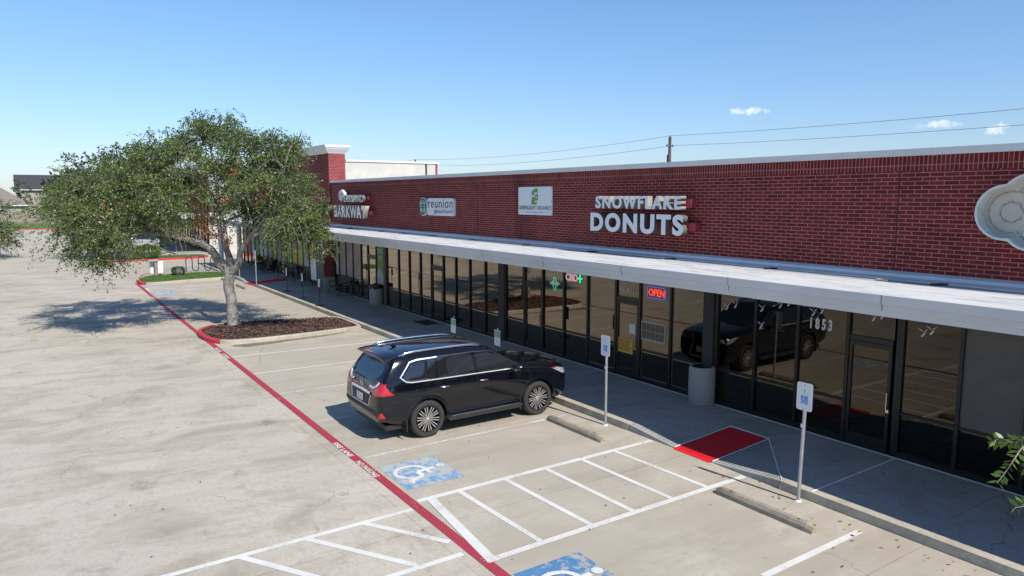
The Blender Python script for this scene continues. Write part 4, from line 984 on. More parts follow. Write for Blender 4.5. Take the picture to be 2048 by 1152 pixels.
for i, (x, y, lab) in enumerate(((-35.35, 13.05, 'dark metal park bench between the potted plant and the teal bin'), (-40.9, 13.0, 'dark metal bench under the yellow and green window film'), (-44.2, 13.0, 'dark metal bench in the middle of the coloured shopfront'), (-48.9, 13.0, 'farthest dark metal bench, beyond the far potted plant'))):
    o = b0 if i == 0 else copy_tree(b0)
    o.location = (x, y, KZ); o['label'] = lab; o['group'] = 'benches along the shopfront'
# leaves mesh generator
def leaves_mesh(name, P, D, size, material, parent=None, aspect=.5, spread=1.0, tintbase=None):
    """P leaf base points (n,3), D rough directions"""
    n = len(P); s = (size*rng.uniform(.65, 1.3, n))[:, None]
    d = D+rng.normal(0, spread, (n, 3))*.55; d /= np.linalg.norm(d, axis=1)[:, None]
    u = rng.normal(0, 1, (n, 3)); u[:, 2] *= .55; w = np.cross(d, u); w /= np.linalg.norm(w, axis=1)[:, None]+1e-9
    up = np.cross(w, d)
    V = np.empty((n, 4, 3)); V[:, 0] = P; V[:, 1] = P+d*s*.5+w*s*aspect*.5+up*s*.06; V[:, 2] = P+d*s; V[:, 3] = P+d*s*.5-w*s*aspect*.5+up*s*.06
    me = bpy.data.meshes.new(name); me.vertices.add(n*4); me.vertices.foreach_set('co', V.reshape(-1).astype(np.float32))
    me.loops.add(n*4); me.loops.foreach_set('vertex_index', np.arange(n*4, dtype=np.int32))
    me.polygons.add(n); me.polygons.foreach_set('loop_start', np.arange(0, n*4, 4, dtype=np.int32))
    me.update(calc_edges=True); me.materials.append(material)
    at = me.attributes.new('tint', 'FLOAT', 'FACE'); tv = rng.uniform(0, 1, n) if tintbase is None else np.clip(tintbase+rng.normal(0, .18, n), 0, 1)
    at.data.foreach_set('value', tv.astype(np.float32)); me.validate()
    return link(name, me, parent)
def plant_pot(x, y, lab, s=1.0):
    t = empty('potted_plant', (x, y, KZ), lab, 'potted plant')
    b = MB(); b.lathe([(0, 0), (.16*s, 0), (.20*s, .10*s), (.26*s, .30*s), (.28*s, .36*s), (.26*s, .37*s), (.23*s, .32*s), (0, .32*s)], 24); b.build('pot', M['teal'], t, True, 40)
    n = 900; P = rng.normal(0, 1, (n, 3)); P /= np.linalg.norm(P, axis=1)[:, None]; D = P.copy(); P = P*np.array([.40, .40, .30])*s*rng.uniform(.3, 1, (n, 1))+np.array([0, 0, .62*s]); D[:, 2] += .3
    leaves_mesh('foliage', P, D, .11, M['leafdark'], t, .35)
    b = MB()
    for k in range(6): b.tube([(0, 0, .3*s), (random.uniform(-.2, .2), random.uniform(-.2, .2), .75*s)], .008, 4)
    b.build('stems', M['twig'], t)
x, y = G(654, 574, KZ); plant_pot(x, y-.1, 'bushy plant in a teal pot between the grey pier and the bench', .95)
x, y = G(537, 540, KZ); plant_pot(x, 13.15, 'bushy plant in a teal pot under the far coloured windows', 1.1)
# wheel stops
def wheel_stop(x0, x1, y, lab):
    t = empty('wheel_stop', ((x0+x1)/2, y, 0), lab, 'wheel stop', 'concrete wheel stops in the stalls'); l = (x1-x0)/2
    b = MB(); n = 16
    pr = [(-.085, 0), (-.08, .07), (-.045, .125), (.045, .125), (.08, .07), (.085, 0)]
    rings = []
    for k in range(n+1):
        X = -l+2*l*k/n; e = .035 if k in (0, n) else 0; zf = .72 if k in (0, n) else 1
        rings.append([b.vert((X, p[0]*(1-e*4)+random.uniform(-.002, .002), p[1]*zf+(random.uniform(-.003, .003) if p[1] else 0))) for p in pr])
    for r0, r1 in zip(rings, rings[1:]):
        for j in range(5): b.fi((r0[j], r0[j+1], r1[j+1], r1[j]))
    b.fi(rings[0]); b.fi(rings[-1][::-1]); b.build('block', M['stop'], t)
    b = MB()
    for s in (-.7, .7): b.lathe([(0, .130), (.018, .130), (.018, .12)], 8, (s*l, 0, 0))
    b.build('pins', M['black'], t)
wheel_stop(-13.0, -11.12, 9.77, 'stained concrete wheel stop right of the SUV'); wheel_stop(-8.02, -6.15, 9.72, 'stained concrete wheel stop nearest the camera')
wheel_stop(-43.6, -41.4, 9.95, 'pale wheel stop right of the oak trunk'); wheel_stop(-48.4-.1, -46.3, 9.98, 'pale wheel stop half hidden behind the oak trunk')
# bike rack
t = empty('bike_rack', (-53.2, 9.9, .03), 'black serpentine bike rack on the pad behind the grass island', 'bike rack')
p = []; ya = -1.1; 
def arcp(cy, cz, r, a0, a1, n=8): return [(0, cy+r*math.cos(R(a0+(a1-a0)*k/n)), cz+r*math.sin(R(a0+(a1-a0)*k/n))) for k in range(n+1)]
r_ = .20; p = [(0, -1.0, 0)]+arcp(-.8, .85, r_, 180, 0)+arcp(-.4, .25, r_, 180, 360)+arcp(0, .85, r_, 180, 0)+arcp(.4, .25, r_, 180, 360)+arcp(.8, .85, r_, 180, 0)+[(0, 1.0, 0)]
b = MB(); b.tube(p, .03, 8); b.build('tube', M['black'], t, True)
b = MB()
for s in (-1.0, 1.0): b.lathe([(0, .02), (.07, .015), (.08, 0)], 12, (0, s, 0))
b.build('feet', M['black'], t)
# post with sheet
t = empty('utility_post', (-51.0, 6.75, .1), 'grey timber post with a capped head on the grass island', 'post')
b = MB(); b.box((-.09, -.09, 0), (.09, .09, .92), .01); b.build('post', M['wood'], t)
b = MB(); b.box((-.16, -.42, .92), (.16, .16, 1.05), .03); b.build('head', M['galv'], t)
b = MB(); b.box((-.012, -.36, .02), (.012, .40, .78)); b.T = None; o = b.build('white_board', M['signwhite']); o.location = (-51.25, 6.80, .25); tag(o, 'blank white board standing behind the grey post', 'board')
# hydrant
t = empty('drinking_post', (*G(500, 527, KZ), KZ), 'small dark hydrant-like post at the far end of the walk', 'hydrant')
b = MB(); b.lathe([(0, 0), (.15, 0), (.15, .04), (.09, .06), (.09, .55), (.15, .57), (.14, .66), (.06, .76), (0, .78)], 16); b.build('body', M['black'], t, True, 40)
b = MB(); b.tube([(-.18, 0, .45), (.18, 0, .45)], .05, 8); b.build('outlets', M['black'], t)
# doormat
x, y = G(868, 647, KZ); b = MB(); b.box((x-.85, y-.5, KZ+.002), (x+.15, y+.15, KZ+.016)); tag(b.build('doormat', mat('mat_fibre', (.02, .02, .021), .95)), 'dark rubber doormat before the church door', 'doormat')
# white columns at the end of the shopping center walk
for x, lab in ((-56.4, 'left white round column at the end of the canopy'), (-55.0, 'right white round column at the end of the canopy')):
    t = empty('column', (x, 11.9 if x < -56 else 12.9, KZ), lab, 'column', 'white columns at the canopy end'); b = MB(); b.lathe([(0, 0), (.22, 0), (.22, .08), (.17, .1), (.17, 3.0), (.22, 3.02), (.22, 3.1)], 18); b.build('shaft', M['metal_white'], t, True, 40)
b = MB(); x, y = W(1797, 563, 13.3)[0], 13.25; x = G(1765, 559, 3.6)[0]
b.box((x-.12, 13.12, 3.578), (x+.12, 13.24, 3.61), .01); tag(b.build('loose_brick', M['stone']), 'loose pale paver lying on the canopy roof', 'paver')

# ================================================================== VEHICLES
def build_car(prof, name_body, glass_cells, paint_m, creases, wheels, wr, arch, mid):
    pass
def suv(loc):
    t = empty('parked_suv', loc, 'black luxury SUV parked nose-in toward the shopfront', 'car')
    Z = [0]
    def st(*rows): return rows
    sts = [
     # rows r0..r9 as (x, y, z)
     [(0, .16, .44), (.78, .16, .42), (.90, .05, .54), (.95, .05, .80), (.945, .08, 1.06), (.92, .14, 1.27), (.78, .46, 1.67), (.70, .46, 1.765), (.35, .43, 1.80), (0, .42, 1.81)],
     [(0, .45, .38), (.86, .42, .38), (.975, .34, .52), (.99, .32, .80), (.988, .34, 1.06), (.955, .38, 1.27), (.815, .64, 1.69), (.71, .66, 1.80), (.36, .68, 1.835), (0, .68, 1.845)],
     [(0, .75, .36), (.88, .75, .36), (.978, .72, .48), (.995, .72, .80), (.992, .72, 1.06), (.96, .74, 1.26), (.82, .86, 1.70), (.715, .90, 1.82), (.37, .92, 1.86), (0, .92, 1.87)],
     [(0, 1.50, .36), (.88, 1.50, .36), (.968, 1.50, .46), (.985, 1.50, .78), (.988, 1.50, 1.06), (.96, 1.50, 1.255), (.825, 1.50, 1.705), (.72, 1.50, 1.83), (.38, 1.50, 1.875), (0, 1.50, 1.885)],
     [(0, 2.40, .36), (.88, 2.40, .36), (.958, 2.40, .46), (.975, 2.40, .78), (.982, 2.40, 1.05), (.96, 2.42, 1.245), (.82, 2.36, 1.695), (.715, 2.36, 1.825), (.37, 2.36, 1.87), (0, 2.36, 1.88)],
     [(0, 3.05, .36), (.88, 3.05, .36), (.958, 3.05, .46), (.975, 3.05, .78), (.982, 3.05, 1.05), (.96, 3.16, 1.235), (.79, 2.84, 1.66), (.685, 2.80, 1.78), (.36, 2.72, 1.83), (0, 2.70, 1.84)],
     [(0, 3.55, .36), (.88, 3.55, .36), (.965, 3.55, .46), (.982, 3.55, .80), (.988, 3.56, 1.06), (.955, 3.64, 1.22), (.89, 3.56, 1.265), (.77, 3.50, 1.295), (.40, 3.42, 1.31), (0, 3.40, 1.315)],
     [(0, 4.05, .36), (.88, 4.05, .36), (.978, 4.05, .52), (.995, 4.05, .82), (.99, 4.05, 1.06), (.95, 4.05, 1.18), (.86, 4.05, 1.235), (.72, 4.05, 1.26), (.37, 4.05, 1.285), (0, 4.05, 1.285)],
     [(0, 4.62, .32), (.86, 4.62, .32), (.97, 4.62, .48), (.985, 4.62, .78), (.972, 4.62, 1.0), (.93, 4.66, 1.10), (.85, 4.68, 1.16), (.69, 4.70, 1.19), (.36, 4.72, 1.215), (0, 4.72, 1.215)],
     [(0, 5.02, .28), (.76, 4.96, .28), (.90, 4.94, .46), (.90, 4.97, .74), (.88, 4.94, .93), (.83, 4.93, 1.03), (.75, 4.95, 1.08), (.58, 4.99, 1.11), (.31, 5.02, 1.13), (0, 5.03, 1.135)],
    ]
    bm = bmesh.new(); cl = bm.edges.layers.float.new('crease_edge'); V = {}
    for i, s in enumerate(sts):
        for j, (x, y, z) in enumerate(s):
            V[i, j, 0] = bm.verts.new((x, y, z)); V[i, j, 1] = V[i, j, 0] if x == 0 else bm.verts.new((-x, y, z))
    n = len(sts); F = {}
    for i in range(n-1):
        for j in range(9):
            for s in (0, 1):
                q = [V[i, j, s], V[i+1, j, s], V[i+1, j+1, s], V[i, j+1, s]]
                if s: q = q[::-1]
                f = bm.faces.new(q); f.material_index = 0
                if j == 5 and 2 <= i <= 5: f.material_index = 1
                if i == 5 and j in (7, 8): f.material_index = 2
                F[i, j, s] = f
    # end caps with an inner column
    for i, sg_, yo in ((0, -1, -.04), (n-1, 1, .05)):
        inn_ = {}
        for j in range(10):
            x, y, z = sts[i][j]
            inn_[j] = None if x == 0 else (bm.verts.new((x*.86, y+yo, z)), bm.verts.new((-x*.86, y+yo, z)))
        for j in range(9):
            a, c = inn_[j], inn_[j+1]
            if a and c:
                for s in (0, 1): bm.faces.new([V[i, j, s], V[i, j+1, s], c[s], a[s]])
                f = bm.faces.new([a[0], c[0], c[1], a[1]])
                if i == 0 and j == 5: f.material_index = 3
            elif a is None and c: bm.faces.new([V[i, j, 0], V[i, j+1, 0], c[0]]); bm.faces.new([V[i, j, 0], V[i, j+1, 1], c[1]]); bm.faces.new([V[i, j, 0], c[0], c[1]])
            elif a and c is None:
                bm.faces.new([V[i, j, 0], V[i, j+1, 0], a[0]]); bm.faces.new([V[i, j, 1], V[i, j+1, 1], a[1]]); bm.faces.new([V[i, j+1, 0], a[0], a[1]])
    bm.normal_update(); bmesh.ops.recalc_face_normals(bm, faces=bm.faces)
    for e in bm.edges:
        ms_ = {f.material_index for f in e.link_faces}
        if len(ms_) > 1: e[cl] = .85
        if len(ms_ & {1, 2, 3}) > 0 and len(ms_) > 1: e[cl] = .92
    # shoulder and rocker creases
    for i in range(n-1):
        for j, c in ((5, .25), (7, .5), (1, .6)):
            for s in (0, 1):
                e = bm.edges.get((V[i, j, s], V[i+1, j, s]))
                if e and e[cl] < c: e[cl] = c
    for s in (0, 1):
        for j in range(5, 7):
            e = bm.edges.get((V[0, j, s], V[0, j+1, s]))
            if e: e[cl] = .5
    me = bpy.data.meshes.new('cage'); bm.to_mesh(me); bm.free()
    for k in ('carpaint', 'carglass', 'carglass', 'carglass'): me.materials.append(M[k])
    o = bpy.data.objects.new('cage', me); col.objects.link(o); md = o.modifiers.new('s', 'SUBSURF'); md.levels = 3; md.render_levels = 3
    bpy.context.view_layer.update(); dg = bpy.context.evaluated_depsgraph_get(); full = bpy.data.meshes.new_from_object(o.evaluated_get(dg))
    bvh_bm = bmesh.new(); bvh_bm.from_mesh(full); bvh = BVHTree.FromBMesh(bvh_bm)
    # split into parts by material index
    def extract(idx, name, mtl, push=0, side=0):
        b2 = bvh_bm.copy(); bmesh.ops.delete(b2, geom=[f for f in b2.faces if f.material_index != idx or f.calc_center_median().x*side < 0], context='FACES')
        if push:
            b2.normal_update()
            for v in b2.verts: v.co -= v.normal*push
        for f in b2.faces: f.material_index = 0; f.smooth = True
        mm = bpy.data.meshes.new(name); b2.to_mesh(mm); b2.free(); mm.materials.append(mtl); return link(name, mm, t)
    body = extract(0, 'body', M['carpaint']); extract(1, 'side_window', M['carglass'], side=1); extract(1, 'side_window', M['carglass'], side=-1); extract(2, 'windshield', M['carglass']); extract(3, 'rear_window', M['carglass'])
    bpy.data.objects.remove(o)
    WY = (1.15, 4.05); WR = .405
    for wy in WY:           # wheel arches cut
        for s in (-1, 1):
            c = MB(); c.lathe([(0, s*.66), (.475, s*.66), (.475, s*1.2), (0, s*1.2)], 40, (0, wy, WR), 'x'); co = c.build('cut', M['blackplastic'])
            bpy.context.view_layer.update(); md = body.modifiers.new('b', 'BOOLEAN'); md.operation = 'DIFFERENCE'; md.object = co; md.solver = 'EXACT'
            co.location = t.location; bpy.context.view_layer.update(); dg = bpy.context.evaluated_depsgraph_get()
            nm = bpy.data.meshes.new_from_object(body.evaluated_get(dg)); body.modifiers.clear(); body.data = nm; bpy.data.objects.remove(co)
    nm = body.data
    if len(nm.materials) < 2: nm.materials.append(M['blackplastic'])
    for p in nm.polygons:
        c = p.center
        p.use_smooth = True
        if abs(c.x) < .975 and min(math.hypot(c.y-wy, c.z-WR) for wy in WY) < .478 and (abs(p.normal.x) < .5 or abs(abs(c.x)-.66) < .01): p.material_index = 1; p.use_smooth = False
    # projection helpers -----------------------------------------
    def proj(a, z, side, off):
        if side in (1, -1): o_, d = Vector((2.5*side, a, z)), Vector((-side, 0, 0))
        elif side == 'rear': o_, d = Vector((a, -2, z)), Vector((0, 1, 0))
        elif side == 'front': o_, d = Vector((a, 7, z)), Vector((0, -1, 0))
        else: o_, d = Vector((a, z, 4)), Vector((0, 0, -1))
        h = bvh.ray_cast(o_, d)
        if h[0] is None: return None
        nrm = h[1] if h[1].dot(d) < 0 else -h[1]
        return h[0]+nrm*off
    def patch(poly, side, off, name, m, parent=t, rings=4, step=.03):
        pts = []
        for a, c in zip(poly, poly[1:]+poly[:1]):
            k = max(1, int(math.hypot(c[0]-a[0], c[1]-a[1])/step))
            pts += [(a[0]+(c[0]-a[0])*i/k, a[1]+(c[1]-a[1])*i/k) for i in range(k)]
        cx = sum(p[0] for p in pts)/len(pts); cz = sum(p[1] for p in pts)/len(pts); b = MB(); rr = []
        for r in range(rings+1):
            f = 1-r/rings; ring_ = []
            for p in pts:
                q = proj(cx+(p[0]-cx)*max(f, .001), cz+(p[1]-cz)*max(f, .001), side, off if r else off*.4)
                ring_.append(b.vert(q) if q else None)
            rr.append(ring_)
        ring0 = []
        for p in pts:
            q = proj(p[0], p[1], side, -.01); ring0.append(b.vert(q) if q else None)
        rr.insert(0, ring0)
        for r0, r1 in zip(rr, rr[1:]):
            for j in range(len(pts)):
                k = (j+1) % len(pts); ids = (r0[j], r0[k], r1[k], r1[j])
                if None not in ids: b.fi(ids)
        return b.build(name, m, parent, True)
    def strip(line_, w, side, off, name, m, parent=t, step=.05, mb=None):
        b = mb or MB(); P2 = []
        for a, c in zip(line_, line_[1:]):
            k = max(1, int(math.hypot(c[0]-a[0], c[1]-a[1])/step)); P2 += [(a[0]+(c[0]-a[0])*i/k, a[1]+(c[1]-a[1])*i/k) for i in range(k)]
        P2.append(line_[-1]); prev = None
        for k, p in enumerate(P2):
            q0, q1 = P2[max(0, k-1)], P2[min(len(P2)-1, k+1)]; d = Vector((q1[0]-q0[0], q1[1]-q0[1])).normalized(); n_ = Vector((-d.y, d.x))*w/2
            cur = [proj(p[0]+n_.x*f, p[1]+n_.y*f, side, o_) for f, o_ in ((-1, -.004), (-.8, off), (.8, off), (1, -.004))]
            if None in cur: prev = None; continue
            ids = [b.vert(c) for c in cur]
            if prev:
                for j in range(3): b.fi((prev[j], prev[j+1], ids[j+1], ids[j]))
            prev = ids
        if mb is None: return b.build(name, m, parent, True, 50)
    SEAM = mat('panel_gap', (.002, .002, .002), .6)
    for s in (1, -1):
        # window trim
        b = MB()
        strip([(1.45, 1.70), (.98, 1.69), (.80, 1.66), (.60, 1.44), (.54, 1.38), (.66, 1.28), (.78, 1.255), (1.5, 1.245), (2.5, 1.235), (3.2, 1.225), (3.60, 1.215)], .027, s, .011, '', None, mb=b)
        b.build('window_trim', M['trim'], t, True, 50)
        patch([(1.2, 1.68), (.98, 1.68), (.82, 1.64), (.58, 1.38), (.68, 1.29), (.80, 1.265), (1.2, 1.265)], s, .003, 'quarter_glass', M['carglass'])
        b = MB(); strip([(1.45, 1.705), (2.36, 1.70), (2.86, 1.66), (3.18, 1.47), (3.55, 1.26)], .020, s, .006, '', None, mb=b); b.build('upper_trim', M['blackplastic'], t)
        for wl_, ww_ in (([(1.38, 1.265), (1.42, 1.69)], .05), ([(1.66, 1.265), (1.60, 1.69)], .022), ([(2.38, 1.25), (2.34, 1.685)], .10)):
            b = MB(); strip(wl_, ww_, s, .005, '', None, mb=b); b.build('window_pillar', M['gloss'], t)
        # door seams
        strip([(1.38, 1.24), (1.38, 1.05), (1.50, .88), (1.60, .70), (1.62, .45)], .010, s, .0015, 'door_gap', SEAM)
        strip([(2.38, 1.23), (2.38, .80), (2.36, .42)], .010, s, .0015, 'door_gap', SEAM); strip([(3.55, 1.21), (3.52, .95), (3.48, .44)], .010, s, .0015, 'door_gap', SEAM)
        strip([(3.62, 1.20), (4.1, 1.15), (4.5, 1.08)], .008, s, .0015, 'door_gap', SEAM)
        strip([(1.64, .45), (2.5, .43), (3.5, .44)], .012, s, .0015, 'door_gap', SEAM); strip([(4.55, 1.0), (4.42, .66)], .008, s, .0015, 'door_gap', SEAM); strip([(.08, .82), (.4, .86), (.64, .80)], .008, s, .0015, 'door_gap', SEAM)

        patch([(.86, .93), (1.06, .93), (1.06, 1.10), (.86, 1.10)], s, .0015, 'fuel_flap', M['carpaint'])
        # lamps
        patch([(.07, 1.29), (.17, 1.30), (.22, 1.22), (.28, 1.14), (.38, 1.045), (.06, 1.03)], s, .014, 'tail_light', M['redlens'])
        patch([(4.48, 1.075), (4.62, 1.085), (4.88, 1.02), (4.93, .88), (4.82, .90), (4.62, 1.0)], s, .010, 'headlight', M['clearlens'])
        patch([(4.42, 1.085), (4.60, 1.095), (4.60, 1.045)], s, .013, 'marker_light', M['redlens'])
        patch([(.06, .68), (.12, .68), (.20, .56), (.06, .55)], s, .006, 'reflector', M['redlens'])
        # arch lip
        for wy, nm_ in ((WY[0], 'rear'), (WY[1], 'front')):
            b = MB(); pr = None
            for k in range(31):
                a = R(-12+204*k/30); ids = []
                for rr_, of in ((.468, -.03), (.470, .012), (.505, .014), (.53, .0)):
                    q = proj(wy+rr_*math.cos(a), WR+rr_*math.sin(a), s, of)
                    if q is None: q = Vector((s*.95, wy+rr_*math.cos(a), WR+rr_*math.sin(a)))
                    ids.append(b.vert(q))
                if pr:
                    for j in range(3): b.fi((pr[j], pr[j+1], ids[j+1], ids[j]))
                pr = ids
            b.build('wheel_arch', M['carpaint'], t, True, 60)
            b = MB(); yy_ = wy-.46; b.box((s*.70, yy_-.04, .20), (s*.97, yy_-.015, .46), .006); b.build('mud_flap', M['blackplastic'], t)
        # handles
        for y in (1.56, 2.55):
            q = proj(y, 1.075, s, 0); b = MB()
            b.tube([(q.x-s*.005, y-.12, 1.077), (q.x+s*.035, y-.09, 1.077), (q.x+s*.038, y+.09, 1.07), (q.x-s*.005, y+.12, 1.07)], [.012, .016, .016, .012], 8); b.build('door_handle', M['chrome'], t, True)
        # running board
        b = MB(); b.prism([(1.66, .30), (3.50, .30), (3.58, .37), (3.52, .395), (1.68, .395), (1.60, .36)], s*.86, s*1.05, 'yz'); rb = b.build('running_board', M['blackplastic'], t)
        b = MB(); b.box((s*.93, 1.70, .396), (s*1.04, 3.48, .404)); b.build('step_plate', M['satin'], rb)
        # mirror
        b = MB(); n1, n2 = 14, 10; cx, cy, cz = s*1.12, 3.30, 1.27
        rings_ = []
        for i in range(n2+1):
            ph = PI*i/n2; rings_.append([b.vert((cx+math.cos(ph)*.13*s, cy+.075*math.sin(ph)*math.cos(2*PI*j/n1)+.02, cz+.095*math.sin(ph)**.8*math.sin(2*PI*j/n1)+.01*math.cos(ph))) for j in range(n1)])
        for r0, r1 in zip(rings_, rings_[1:]):
            for j in range(n1): b.fi((r0[j], r0[(j+1) % n1], r1[(j+1) % n1], r1[j]))
        mr = b.build('mirror', M['carpaint'], t, True)
        b = MB(); b.box((s*1.03, cy-.065, cz-.055), (s*1.225, cy+.085, cz-.015), .012); b.build('mirror_chrome', M['chrome'], mr)
        b = MB(); b.tube([(s*.93, 3.34, 1.22), (s*1.05, 3.31, 1.24)], .03, 8); b.build('mirror_arm', M['blackplastic'], mr)
        # roof rail
        b = MB(); pts = []
        for k in range(13):
            y = .60+k*(2.70-.60)/12; q = proj(s*.70, y, 'top', 0); z = q.z if q else 1.8; lift = .028*min(1, min(k, 12-k)/1.5); pts.append((s*.70, y, z+lift+.005))
        b.tube(pts, [.012]+[.030]*11+[.012], 10); b.build('roof_rail', M['satin'], t, True)
    # rear face
    pr_ = lambda *a, **k: patch(*a, **k)
    for s in (1, -1):
        pr_([(s*.46, 1.13), (s*.62, 1.125), (s*.74, 1.18), (s*.84, 1.27), (s*.915, 1.28), (s*.93, 1.04), (s*.72, 1.02), (s*.54, 1.06)], 'rear', .016, 'tail_light', M['redlens'])
        b = MB(); strip([(s*.42, 1.17), (s*.60, 1.16), (s*.70, 1.22), (s*.76, 1.30)], .05, 'rear', .022, '', None, mb=b, step=.03); b.build('light_trim', M['trim'], t, True)
    b = MB(); strip([(-.50, 1.03), (0, 1.04), (.50, 1.03)], .055, 'rear', .02, '', None, mb=b); b.build('rear_garnish', M['trim'], t, True)
    pr_([(-.50, .99), (.50, .99), (.42, .78), (-.42, .78)], 'rear', .003, 'plate_recess', M['blackplastic'])
    b = MB(); q = proj(0, .885, 'rear', .012); b.box((-.155, q.y-.012, .805), (.155, q.y, .965), .004); b.build('number_plate', M['plate'], t)
    b = MB(); strip([(-.52, 1.0), (-.44, .76), (.44, .76), (.52, 1.0)], .020, 'rear', .008, '', None, mb=b); b.build('recess_trim', M['satin'], t, True)
    q = proj(0, 1.15, 'rear', .010); b = MB(); b.tube([(.075*math.cos(2*PI*k/20), q.y+.0, 1.15+.052*math.sin(2*PI*k/20)) for k in range(21)], .007, 5); b.tube([(-.025, q.y, 1.19), (.005, q.y, 1.135), (.055, q.y, 1.132)], .008, 5); b.build('badge', M['chrome'], t)
    pr_([(-.86, .72), (-.5, .71), (.5, .71), (.86, .72), (.86, .65), (-.86, .65)], 'rear', .025, 'bumper_step', M['blackplastic'])
    b = MB(); strip([(-.80, .47), (-.5, .51), (.5, .51), (.80, .47)], .075, 'rear', .012, '', None, mb=b); b.build('lower_trim', mat('warm_silver', (.35, .31, .27), .35, metal=.7), t, True)  # silver strip with the beige ground reflection painted into its colour
    # spoiler
    b = MB(); nS = 12; R1 = []
    for k in range(nS+1):
        u = -1+2*k/nS; x = .70*u; e = abs(u)**3
        R1.append([b.vert(p) for p in ((x, .66, 1.848-.045*e), (x*1.02, .44, 1.842-.05*e), (x*1.05, .20+.06*e, 1.81-.055*e), (x*1.05, .21+.06*e, 1.765-.055*e), (x, .42, 1.755-.045*e), (x, .62, 1.78-.045*e))])
    for r0, r1 in zip(R1, R1[1:]):
        for j in range(5): b.fi((r0[j], r0[j+1], r1[j+1], r1[j]))
    b.fi(R1[0]); b.fi(R1[-1][::-1]); sp_ = b.build('spoiler', M['carpaint'], t, True, 40)
    b = MB(); b.box((-.16, .23, 1.822), (.16, .29, 1.828)); b.T = None; o = b.build('brake_light', M['redlens'], sp_)
    b = MB(); b.tube([(0, .86, 1.855), (0, .70, 1.915), (0, .685, 1.915)], [.035, .012, .006], 8); b.build('aerial_fin', M['carpaint'], t, True)
    b = MB(); 
    for k in range(8):
        pass
    b.tube([(.02, .13, 1.26), (-.30, .20, 1.38), (-.38, .22, 1.40)], .012, 5); b.build('rear_wiper', M['blackplastic'], t)
    # front
    pr_([(-.36, 1.04), (.36, 1.04), (.27, .86), (.42, .40), (-.42, .40), (-.27, .86)], 'front', .012, 'grille', M['blackplastic'])
    b = MB(); strip([(-.36, 1.05), (.36, 1.05), (.26, .86), (.43, .40), (-.43, .40), (-.26, .86), (-.36, 1.05)], .03, 'front', .02, '', None, mb=b); b.build('grille_surround', M['chrome'], t, True)
    for s in (1, -1): pr_([(s*.40, 1.01), (s*.78, 1.02), (s*.84, .91), (s*.62, .89), (s*.42, .93)], 'front', .012, 'headlight', M['clearlens'])
    b = MB(); q = proj(0, .60, 'front', .02); b.box((-.155, q.y, .53), (.155, q.y+.01, .69)); b.build('front_plate', M['plate'], t)
    # wipers + cowl
    b = MB(); b.tube([(-.55, 3.40, 1.335), (.05, 3.32, 1.36)], .010, 5); b.tube([(.1, 3.38, 1.345), (.66, 3.38, 1.335)], .010, 5); b.build('wipers', M['blackplastic'], t)
    b = MB(); b.box((-.80, .25, .25), (.80, 4.7, .36)); b.build('underbody', M['blackplastic'], t)
    # wheels
    tyre = MB(); tw = .14; tyre.lathe([(.275, -tw*.8), (.30, -tw), (.36, -tw*1.04), (.392, -tw*.9), (WR, -tw*.6), (WR, -tw*.15), (.398, -tw*.12), (.398, tw*.12), (WR, tw*.15), (WR, tw*.6), (.392, tw*.9), (.36, tw*1.04), (.30, tw), (.275, tw*.8)], 48, axis='x')
    rim = MB(); rim.lathe([(.280, tw*.9), (.283, tw*1.0), (.270, tw*1.0), (.262, tw*.8), (.255, 0), (.24, -tw*.6), (0, -tw*.6)], 48, axis='x')
    sp = MB()
    for k in range(10):
        for dlt in (-1, 1):
            a = 2*PI*k/10
            sp.T = Matrix.Rotation(a, 4, 'X')
            y0, y1 = dlt*.014, dlt*.030
            h0, h1 = .038, .268; w0, w1 = .006, .0115; x0_, x1_ = tw*.80, tw*.93
            q = [(x0_-.02, y0-w0, h0), (x0_-.02, y0+w0, h0), (x1_-.02, y1+w1, h1), (x1_-.02, y1-w1, h1), (x0_, y0-w0*.7, h0), (x0_, y0+w0*.7, h0), (x1_, y1+w1*.8, h1), (x1_, y1-w1*.8, h1)]
            i = [sp.vert(p) for p in q]
            for f in ((3, 2, 1, 0), (4, 5, 6, 7), (0, 1, 5, 4), (1, 2, 6, 5), (2, 3, 7, 6), (3, 0, 4, 7)): sp.fi([i[z] for z in f])
    sp.T = None; sp.lathe([(0, tw*.90), (.030, tw*.88), (.040, tw*.80), (.044, tw*.6)], 20, axis='x')
    brk = MB(); brk.lathe([(0, tw*.35), (.17, tw*.35), (.17, tw*.25)], 30, axis='x')
    first = None
    for wy in WY:
        for s in (1, -1):
            if first is None:
                w = tyre.build('tyre', M['rubber'], None, True, 35); w.name = 'wheel'
                r1 = rim.build('rim', [M['alloydark']], w, True, 40); r2 = sp.build('spokes', M['alloy'], w); r3 = brk.build('brake_disc', M['alloydark'], w); first = w; w.parent = t
            else: w = copy_tree(first, t)
            w.location = (s*.845, wy, WR); w.rotation_euler = (random.uniform(0, .5), 0, 0 if s > 0 else PI)
    return t
suv((-14.42, 5.72, 0))
for wdt in (): pass

